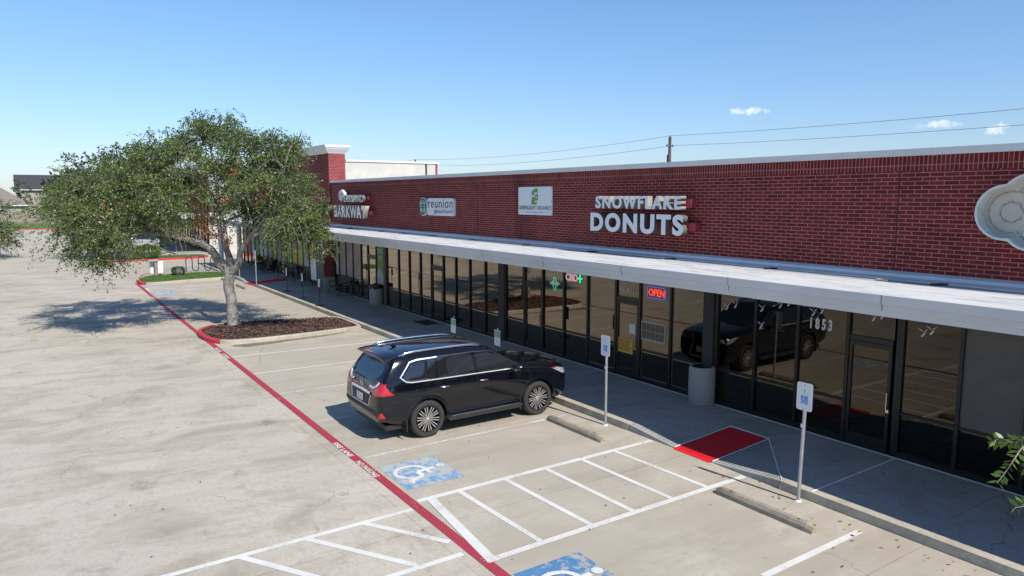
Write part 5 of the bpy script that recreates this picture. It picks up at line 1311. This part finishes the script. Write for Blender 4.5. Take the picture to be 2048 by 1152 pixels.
# far silver hatchback, mostly hidden by the oak
t = empty('parked_hatchback', (-80.6, 7.6, 0), 'silver hatchback parked nose-in at the far shops, half hidden by the oak', 'car')
def hatch():
    rows = [[(.78, 0, .35), (.85, 0, .6), (.84, .05, .95), (.62, .35, 1.42), (.0, .35, 1.45)], [(.84, .6, .3), (.88, .6, .62), (.86, .6, .95), (.66, .8, 1.46), (0, .8, 1.50)], [(.84, 2.0, .3), (.88, 2.0, .62), (.87, 2.0, .93), (.67, 1.9, 1.45), (0, 1.9, 1.50)],
            [(.84, 3.1, .3), (.88, 3.1, .62), (.85, 3.2, .92), (.80, 3.1, .98), (0, 3.0, 1.02)], [(.80, 4.0, .3), (.82, 4.05, .55), (.76, 4.0, .74), (.6, 3.98, .80), (0, 4.05, .83)]]
    bm = bmesh.new(); V = {}
    for i, s in enumerate(rows):
        for j, (x, y, z) in enumerate(s): V[i, j, 0] = bm.verts.new((x, y, z)); V[i, j, 1] = V[i, j, 0] if x == 0 else bm.verts.new((-x, y, z))
    for i in range(4):
        for j in range(4):
            for s in (0, 1):
                f = bm.faces.new([V[i, j, s], V[i+1, j, s], V[i+1, j+1, s], V[i, j+1, s]])
                f.material_index = 1 if (j == 2 and i in (0, 1, 2)) or (i == 2 and j == 3) else 0
    for i in (0, 4):
        for j in range(3): f = bm.faces.new([V[i, j, 0], V[i, j+1, 0], V[i, j+1, 1], V[i, j, 1]]); f.material_index = 1 if (i == 0 and j == 2) else 0
        bm.faces.new([V[i, 3, 0], V[i, 4, 0], V[i, 3, 1]])
    bmesh.ops.recalc_face_normals(bm, faces=bm.faces); me = bpy.data.meshes.new('b'); bm.to_mesh(me); bm.free()
    me.materials.append(M['silvercar']); me.materials.append(M['carglass']); o = link('b', me); md = o.modifiers.new('s', 'SUBSURF'); md.levels = md.render_levels = 2
    bpy.context.view_layer.update(); full = bpy.data.meshes.new_from_object(o.evaluated_get(bpy.context.evaluated_depsgraph_get())); bpy.data.objects.remove(o)
    for idx, nm_, mt in ((0, 'body', 'silvercar'), (1, 'windows', 'carglass')):
        b2 = bmesh.new(); b2.from_mesh(full); bmesh.ops.delete(b2, geom=[f for f in b2.faces if f.material_index != idx], context='FACES')
        for f in b2.faces: f.material_index = 0; f.smooth = True
        mm = bpy.data.meshes.new(nm_); b2.to_mesh(mm); b2.free(); mm.materials.append(M[mt]); link(nm_, mm, t)
    w0 = None
    for wy in (.75, 3.25):
        for s in (1, -1):
            if w0 is None:
                b = MB(); b.lathe([(.20, -.1), (.31, -.1), (.32, 0), (.31, .1), (.20, .1)], 28, axis='x'); w0 = b.build('wheel', M['rubber'], t, True, 40)
                b = MB(); b.lathe([(.0, .10), (.06, .105), (.20, .09), (.20, -.1)], 12, axis='x'); b.build('rim', M['alloy'], w0); w = w0
            else: w = copy_tree(w0, t)
            w.location = (s*.80, wy, .32); w.rotation_euler.z = 0 if s > 0 else PI
    for s in (1, -1): b = MB(); b.box((s*.5, 3.93, .62), (s*.78, 4.03, .74), .03); b.build('headlight', M['clearlens'], t)
hatch()
# ================================================================== TREES
def bez(p0, p1, p2, n):
    return [p0*(1-t)**2+p1*2*t*(1-t)+p2*t*t for t in (k/n for k in range(n+1))]
def cam_pt(u, v, depth_off, base):      # point seen at (u,v) at the distance of `base` plus an offset
    d = ray(u, v); fh = Vector((FW.x, FW.y, 0)).normalized(); D0 = Vector((base[0], base[1], 0)).dot(fh)+depth_off
    k = D0/(Vector((d.x, d.y, 0)).dot(fh)); return Vector((d.x*k, d.y*k, H+d.z*k))
def tree(name, base, limbs, lobes, ntw, nleaf, lsize, lab, trunk_r, leafm, group=None, twl=(.4, .9), droop=.55, dead=None, wood=True, cat='tree'):
    """limbs: list of lists of (Vector, radius); lobes: (Vector centre, radius)"""
    t = empty(name, base, lab, cat, group); off = Vector(base); b = MB(); nodes = []
    for l in limbs:
        pts = [p for p, r in l]; rr = [r for p, r in l]; P = []; Rr = []
        for k in range(len(pts)-1):
            for s in range(4):
                f = s/4; a0 = pts[max(0, k-1)]; a1 = pts[k]; a2 = pts[k+1]; a3 = pts[min(len(pts)-1, k+2)]
                q = .5*((2*a1)+(a2-a0)*f+(2*a0-5*a1+4*a2-a3)*f*f+(3*a1-a0-3*a2+a3)*f**3)
                P.append(q-off); Rr.append((rr[k]*(1-f)+rr[k+1]*f)*(1+random.uniform(-.06, .06)))
        P.append(pts[-1]-off); Rr.append(rr[-1]); b.tube(P, Rr, 12); nodes += [(P[i]+off, Rr[i]) for i in range(2, len(P))]
    tw = MB(); LP = []; LD = []; TN = []
    for (c, r) in lobes:
        nb = min(nodes, key=lambda q: (q[0]-c).length+abs(q[1]-.06)*4); st = nb[0]; r0 = min(nb[1]*.75, .07)
        mid = st.lerp(c, .5)+Vector((random.uniform(-.3, .3), random.uniform(-.3, .3), .25+random.random()*.3)); pl = bez(st, mid, c, 6)
        b.tube([p-off for p in pl], [r0*(1-.6*k/6) for k in range(7)], 7)
        nsub = max(5, int(9*r)); subs = []
        for k in range(nsub):
            v = Vector(rng.normal(0, 1, 3)); v.z = v.z*.8+.15; v.normalize(); e = c+v*r*random.uniform(.65, 1.0); s0 = pl[random.choice((3, 4, 5, 6))]
            m_ = s0.lerp(e, .5)+Vector((0, 0, .22*r)); q = bez(s0, m_, e, 5); b.tube([p-off for p in q], [.026*(1-.65*i/5) for i in range(6)], 5); subs.append(q)
        nt_ = int(ntw*r*r)
        for k in range(nt_):
            q = random.choice(subs); i = random.choice((1, 2, 3, 4, 4, 5, 5)); s0 = q[i]+Vector(rng.normal(0, .11*r, 3))
            v = (s0-c)*.8+Vector(rng.normal(0, .5, 3)); v.z += .25; v.normalize(); L_ = random.uniform(*twl)
            e = s0+v*L_-Vector((0, 0, droop*L_*random.uniform(.4, 1.3))); m_ = s0+v*L_*.6; ql = bez(s0, m_, e, 4)
            if random.random() < .5: tw.tube([p-off for p in ql], [.006, .005, .004, .003, .002], 3, False)
            tnt = random.gauss(.5, .2)
            for j in range(nleaf):
                f = random.random()*4; i0 = min(3, int(f)); p = ql[i0].lerp(ql[i0+1], f-i0); LP.append((p-off)+Vector(rng.normal(0, .035, 3))); LD.append((ql[i0+1]-ql[i0]).normalized()); TN.append(tnt)
    b.build('trunk', M['bark'], t, True); tw.build('twigs', M['twig'], t)
    leaves_mesh('crown', np.array([tuple(p) for p in LP]), np.array([tuple(p) for p in LD]), lsize, leafm, t, .52, 1.3, np.array(TN))
    if dead:
        LP = []; LD = []
        for c, r, n in dead:
            for k in range(n): v = Vector(rng.normal(0, r, 3)); LP.append(tuple(c+v-off)); LD.append((0, 0, -1))
        leaves_mesh('dead_leaves', np.array(LP), np.array(LD), lsize*1.15, M['deadleaf'], t, .6)
    return t
base = (-29.45, 6.6, .08)
CP = lambda u, v, d=0: cam_pt(u, v, d, base)
fork = CP(462, 548); tr = [(Vector(base)+Vector((0, 0, -.05)), .30), (CP(466, 640), .235), (CP(463, 600), .20), (CP(457, 570), .20), (fork, .21)]
limbs = [tr,
  [(fork, .19), (CP(440, 528), .165), (CP(425, 502, -.2), .145), (CP(405, 488, -.4), .12), (CP(370, 478, -.6), .10), (CP(325, 468, -1.0), .085), (CP(280, 466, -1.4), .06), (CP(215, 455, -2.0), .04)],
  [(CP(405, 488, -.4), .11), (CP(385, 462, 0), .09), (CP(350, 430, .4), .07), (CP(300, 380, .8), .045), (CP(262, 340, 1), .03)],
  [(fork, .17), (CP(460, 520, .3), .14), (CP(452, 495, .6), .12), (CP(450, 470, .9), .10), (CP(440, 420, 1.2), .08), (CP(432, 360, 1.2), .06), (CP(420, 290, 1.0), .035)],
  [(fork, .16), (CP(478, 525, -.2), .13), (CP(482, 500, -.4), .11), (CP(500, 475, -.6), .09), (CP(535, 430, -.8), .07), (CP(560, 370, -1), .05), (CP(575, 310, -1), .03)],
  [(CP(500, 475, -.6), .08), (CP(550, 455, -1.0), .06), (CP(605, 440, -1.4), .04), (CP(640, 455, -1.6), .025)]]
lob = []
for (u, v, d, r) in ((420, 290, 1.2, 1.15), (470, 300, -.5, 1.0), (540, 320, -1, 1.15), (560, 335, .8, 1.0), (340, 315, .6, 1.2), (385, 345, -1.2, 1.25), (300, 370, 1.4, 1.2), (265, 395, -.6, 1.3), (205, 385, .8, 1.1),
        (185, 425, -1.6, 1.2), (125, 420, -.4, 1.05), (120, 465, -2.2, .85), (165, 480, -1.2, .95), (235, 455, -2.4, 1.15), (225, 492, -2.6, .8), (200, 520, -2.4, .55), (310, 440, -1.8, 1.1), (330, 395, -2.2, 1.0), (370, 395, 2.2, 1.1), (440, 350, 2.6, 1.2), (500, 370, 1.6, 1.15),
        (480, 400, -1.8, .9), (555, 400, -1.6, 1.05), (600, 385, .2, .7), (590, 440, -2.2, .95), (620, 470, -1.6, .75), (560, 470, -.8, .75), (530, 440, 1.2, .9), (640, 490, -2, .42), (290, 320, 2, .9), (440, 420, 2.4, .9), (410, 440, .8, .55), (225, 350, 2.2, .95), (150, 375, 1.2, .7), (470, 275, .5, .75), (395, 270, .2, .7), (640, 430, -1.0, .5), (185, 505, -1.8, .55), (240, 528, -2.2, .4), (150, 505, -1.2, .5), (100, 445, -1.0, .6), (580, 300, .2, .6), (600, 460, -2.6, .7)):
    lob.append((CP(u, v, d)+Vector((0, 0, random.uniform(-.12, .12))), r*random.uniform(.74, .98)))
tree('oak_tree', base, limbs, lob, 300, 18, .080, 'large spreading live oak with a leaning grey trunk in the mulch island', .3, M['leaf'],
     dead=[(CP(395, 415, -.6), .22, 130), (CP(405, 450, -.6), .25, 220), (CP(430, 470, -.4), .15, 120), (CP(455, 480, -.5), .10, 90), (CP(465, 345, -1.0), .12, 50), (CP(520, 385, -1.8), .22, 110), (CP(455, 400, -1.5), .2, 70), (CP(215, 415, -3.2), .25, 50)])
# other trees
def simple_tree(name, base, h, r, lab, leafm='leafdark', dens=40, nleaf=12, ls=.16, nl=12, grp=None, trunk=.22, low=.35):
    B = Vector(base); top = B+Vector((0, 0, h)); lb = []
    for k in range(nl):
        a = 2*PI*k/nl+random.random(); rr = r*random.uniform(.35, .72); z = h*random.uniform(low+.08, .84); lb.append((B+Vector((rr*math.cos(a), rr*math.sin(a), z)), r*random.uniform(.32, .48)))
    lb.append((B+Vector((0, 0, h*.82)), r*.45))
    lim = [[(B-Vector((0, 0, .1)), trunk), (B+Vector((.1, 0, h*.2)), trunk*.8), (B+Vector((0, .1, h*.45)), trunk*.55), (B+Vector((0, 0, h*.8)), trunk*.2)]]
    for k in range(4):
        a = 2*PI*k/4+.5; s = B+Vector((.1, 0, h*.22)); lim.append([(s, trunk*.55), (s+Vector((math.cos(a)*r*.3, math.sin(a)*r*.3, h*.2)), trunk*.35), (s+Vector((math.cos(a)*r*.65, math.sin(a)*r*.65, h*.35)), trunk*.15)])
    return tree(name, base, lim, lb, dens, nleaf, ls, lab, trunk, M[leafm], grp, twl=(.5, 1.1), droop=.35)
g3 = 'trees around the lot'
simple_tree('oak_tree', (-67.0, 7.0, .1), 8.9, 4.4, 'second oak, darker, rising behind the left side of the large oak', dens=26, nleaf=11, ls=.2, nl=18, grp=g3)
simple_tree('oak_tree', (-74.0, -2.6, 0), 5.0, 2.4, 'small oak cut by the left edge of the frame', 'leaf', dens=50, nleaf=12, ls=.15, nl=14, grp=g3, low=.12)
simple_tree('oak_tree', (-51.3, -4.0, 0), 5.6, 2.5, 'young oak just outside the left edge casting a shadow on the lane', 'leaf', dens=26, nleaf=12, ls=.15, nl=10, grp=g3)
simple_tree('oak_tree', (-92.0, 9.6, .1), 8.5, 4.6, 'distant oak before the far shops, left of the second oak', dens=16, nleaf=9, ls=.28, nl=14, grp=g3)
simple_tree('backyard_tree', (-172, -0.4, .7), 8.3, 1.9, 'small tree between the two roofs', dens=8, nleaf=8, ls=.5, nl=9, grp=g3)
simple_tree('backyard_tree', (-175, 8.0, .7), 9.8, 5.5, 'wide backyard tree beside the charcoal roof', dens=7, nleaf=8, ls=.55, nl=12, grp=g3)
simple_tree('backyard_tree', (-152, 6.8, .7), 7.2, 3.6, 'low bushy tree behind the fence', dens=9, nleaf=8, ls=.45, nl=10, grp=g3)
# far bank of lot: trees seen in the window reflections
for x, y, lb_ in ((-46.8, -8, 'left'), (-61, -5.6, 'right')): simple_tree('oak_tree', (x, y, .1), 6.5, 3.6, lb_+' of two median oaks seen only mirrored in the shop windows', dens=14, nleaf=9, ls=.25, nl=10, grp='median oaks mirrored in the windows')
# shrubs
def shrub(base, r, h, lab, n, m='leafbright', ls=.07):
    t = empty('shrub', base, lab, 'shrub'); P = rng.normal(0, 1, (n, 3)); P /= np.linalg.norm(P, axis=1)[:, None]; D = P.copy(); P *= rng.uniform(.72, 1.02, (n, 1))*(1+.10*np.sin(P[:, :1]*9)+.08*np.cos(P[:, 1:2]*11)); P = np.sign(P)*np.abs(P)**.85
    P = P*np.array([r, r, h/2])+np.array([0, 0, h/2]); leaves_mesh('foliage', P, D, ls, M[m], t, .55)
    b = MB()
    for k in range(9): a = 2*PI*k/9; b.tube([(0, 0, 0), (r*.6*math.cos(a), r*.6*math.sin(a), h*.75)], .012, 4)
    b.build('stems', M['twig'], t)
shrub((-66.1, 8.15, .1), .98, 1.1, 'clipped bright green round shrub on the far red-kerbed island', 5000, ls=.10)
shrub((-50.7, 8.0, .1), .40, .55, 'small dark green shrub on the grass island', 1100, 'leafdark', .08)
# foreground branch at the right edge: a tree that stands outside the frame
nb = (-1.35, 7.6, 0)
t = empty('foreground_tree', nb, 'leafy branch tips reaching in at the right edge of the frame', 'tree')
off = Vector(nb); b = MB(); tw = MB(); LP = []; LD = []
b.tube([(0, 0, -.1), (.05, 0, .9), (-.02, .05, 1.8), (.1, 0, 2.8), (.05, 0, 3.8)], [.07, .06, .05, .04, .02], 10)
def spray(pts, n, ls=.09):
    q = [Vector(p) for p in pts]; tw.tube([p-off for p in q], [.008*(1-.6*i/(len(q)-1)) for i in range(len(q))], 5)
    for k in range(n):
        f = (k+.5)/n*(len(q)-1); i = min(len(q)-2, int(f)); p = q[i].lerp(q[i+1], f-i); d = (q[i+1]-q[i]).normalized(); sd_ = Vector((-d.z, random.uniform(-.7, .7), d.x))*(1 if k % 2 else -1); LP.append(tuple(p-off)); LD.append(tuple((d*.6+sd_*.9).normalized()))
def RP(u, v, dist): return Vector((0, 0, H))+ray(u, v).normalized()*dist
DD = 7.6
spray([RP(2110, 860, DD), RP(2070, 872, DD), RP(2030, 885, DD), RP(1975, 884, DD+.1)], 22)
spray([RP(2070, 872, DD), RP(2040, 900, DD-.05), RP(2018, 935, DD-.1), RP(1994, 966, DD-.1)], 24)
spray([RP(2060, 880, DD), RP(2030, 878, DD+.2), RP(1990, 880, DD+.2)], 14)
spray([RP(2120, 930, DD), RP(2080, 935, DD), RP(2046, 940, DD)], 12); spray([RP(2120, 1000, DD), RP(2070, 1010, DD), RP(2030, 1015, DD)], 14); spray([RP(2110, 860, DD), RP(2080, 900, DD), RP(2052, 950, DD)], 16)
st_ = off+Vector((.0, 0, 1.9)); b.tube([st_-off, (RP(2300, 840, DD)-off)*.6+(st_-off)*.4, RP(2110, 860, DD)-off], [.03, .02, .01], 7); b.tube([st_-off, RP(2120, 930, DD)-off], [.02, .008], 6); b.tube([st_-off-Vector((0, 0, .4)), RP(2120, 1000, DD)-off], [.02, .008], 6)
b.build('trunk', M['bark'], t, True); tw.build('twigs', M['twig'], t)
rs_ = rng.normal(0, 1, (2600, 3)); rs_ = rs_/np.linalg.norm(rs_, axis=1)[:, None]*rng.uniform(.3, 1, (2600, 1))*np.array([.9, .9, 1.0])+np.array([.75, .1, 3.2]); 
leaves_mesh('crown', np.vstack([np.array(LP), rs_]), np.vstack([np.array(LD), rng.normal(0, 1, (2600, 3))]), .085, M['leafbright'], t, .42, .25)
# ================================================================== BACKGROUND
t = empty('plank_fence', (-146, 0, .75), 'long weathered timber plank fence behind the far verge', 'fence')
b = MB()
for k in range(0, 560): y = -42+k*.15; h = 2.0+.03*math.sin(k*1.7); b.prism([(y, 0), (y+.14, 0), (y+.14, h-.04), (y+.11, h), (y+.03, h), (y, h-.04)], -.012, .012, 'yz')
b.build('boards', M['wood'], t)
b = MB()
for z in (.3, 1.0, 1.7): b.box((.014, -42, z-.04), (.05, 42, z+.04))
b.build('rails', M['wood'], t)
b = MB()
for k in range(36): y = -42+k*2.4; b.box((.052, y-.06, 0), (.16, y+.06, 2.15), .005)
b.build('posts', M['wood'], t)
def house(x, y, w, d, eave, ridge, lab, roofm, gable=False):
    t = empty('house', (x, y, .75), lab, 'house')
    b = MB(); b.box((-d/2, -w/2, 0), (d/2, w/2, eave)); wl = b.build('wall', M['house'], t)
    b = MB(); e = .5; i = 0 if gable else min(d, w)/2-.2
    c = [(-d/2-e, -w/2-e, eave), (d/2+e, -w/2-e, eave), (d/2+e, w/2+e, eave), (-d/2-e, w/2+e, eave)]; r0, r1 = (0, -w/2-e+i, ridge), (0, w/2+e-i, ridge)
    b.face([c[1], c[2], r1, r0]); b.face([c[3], c[0], r0, r1]); b.face([c[0], c[1], r0]); b.face([c[2], c[3], r1]); b.face(c[::-1]); b.build('roof', roofm, t)
    b = MB(); b.box((d/2+e-.02, -w/2-e, eave-.18), (d/2+e+.03, w/2+e, eave-.005)); b.build('gutter', M['metal_white'], t)
    for yy in (-w*.25, w*.2): b = MB(); b.box((d/2-.01, yy-.7, 1.0), (d/2+.04, yy+.7, 2.2)); q = b.build('window', M['metal_white'], t); b = MB(); b.box((d/2+.042, yy-.6, 1.1), (d/2+.05, yy+.6, 2.1)); b.build('pane', M['carglass'], q)
house(-168, -6.6, 14.5, 12, 2.95, 7.0, 'house with a brown hipped shingle roof beyond the fence', M['shingle'])
house(-192, 7.5, 17, 12, 6.0, 9.25, 'farther house with a charcoal roof', M['shingle2'], True)
house(-176, 24, 15, 12, 3.0, 7.0, 'brown roofed house mostly behind the far oak', M['shingle'])
# second shopping block beyond the drive
t = empty('shop_building', (-69, FY, 0), 'far brick shop block with a deep shaded canopy, behind the large oak', 'building')
def p2(mb, name, m, par=t): o = mb.build(name, m, par); 
def pp2(mb, name, m): o = mb.build(name, m, t); o.location = (69, -FY, 0); return o
b = MB(); b.box((-130, FY, 3.3), (-69, FY+.3, 6.0)); pp2(b, 'brick_wall', M['brick'])
b = MB(); b.box((-69, FY, 0), (-68.9, 30, 6.0)); pp2(b, 'end_wall', M['stucco'])
b = MB(); b.box((-130, FY+.3, 5.4), (-69, 30, 5.5)); pp2(b, 'roof', M['roof'])
b = MB(); b.box((-130, 11.3, 3.25), (-69, FY, 3.57)); pp2(b, 'canopy', M['fascia'])
b = MB(); b.box((-130.1, FY-.05, 6.0), (-68.8, FY+.35, 6.12)); pp2(b, 'coping', M['metal_white'])
b = MB(); b.box((-84, FY-.1, 3.6), (-72, 14.4, 7.4)); pp2(b, 'tower', M['brick'])
b = MB(); b.box((-84.2, FY-.3, 7.4), (-71.8, 14.6, 7.9)); pp2(b, 'cornice', M['metal_white'])
for k in range(40):
    x = -69.6-k*1.4; b = MB(); b.box((x-1.33, FY+.02, .3), (x, FY+.06, 3.25)); q = pp2(b, 'pane', M['glass']); 
b = MB()
for k in range(41): x = -69.57-k*1.4; b.box((x-.035, FY-.04, .15), (x+.035, FY+.08, 3.25))
b.box((-127, FY-.03, .15), (-69.2, FY+.08, .30)); pp2(b, 'mullions', M['frame'])
b = MB(); b.box((-127, 17, 0), (-69.2, 17.1, 3.3)); pp2(b, 'inner_wall', M['interior'])
# utility poles and wires
def pole(x, y, h, lab, cross=True):
    t = empty('utility_pole', (x, y, 0), lab, 'utility pole', 'utility poles behind the shops'); b = MB(); b.tube([(0, 0, 0), (0, 0, h)], [.16, .11], 10); b.build('mast', M['poletimber'], t)
    b = MB(); b.box((-.05, -.35, h-.72), (.05, .35, h-.63)); b.box((-.2, -.12, h-1.9), (.05, .12, h-1.3), .03); b.build('crossarm', M['poletimber'], t)
    b = MB()
    for s in (-.3, 0, .3): b.lathe([(0, 0), (.04, 0), (.05, .05), (.03, .1), (0, .12)], 8, (0, s, h-.63 if s else h))
    b.build('insulators', M['text_grey'], t)
pole(-38.6, 40, 9.55, 'nearer utility pole above the parapet'); pole(-79.5, 39.4, 9.55, 'farther utility pole beyond the stucco wall'); pole(3, 40, 9.6, 'utility pole out of frame to the right'); pole(-120, 39, 9.55, 'utility pole out of sight behind the far shops')
def wire(p, q, sag, lab):
    p, q = Vector(p), Vector(q); b = MB(); n = 30; b.tube([p.lerp(q, k/n)-Vector((0, 0, sag*4*(k/n)*(1-k/n))) for k in range(n+1)], .011, 4); tag(b.build('power_line', M['wire']), lab, 'power line')
wire((-38.6, 40, 9.62), (3, 40, 9.7), .35, 'upper power line right of the nearer pole'); wire((-38.6, 40.3, 8.92), (3, 40.3, 8.85), .3, 'lower power line right of the nearer pole')
wire((-38.6, 40, 9.62), (-79.5, 39.4, 9.62), .5, 'upper power line between the two poles'); wire((-38.6, 40.3, 8.92), (-79.5, 39.7, 8.92), .5, 'lower power line between the two poles')
wire((-79.5, 39.4, 9.62), (-120, 39, 9.6), .5, 'power line left of the farther pole')
bpy.context.view_layer.update()
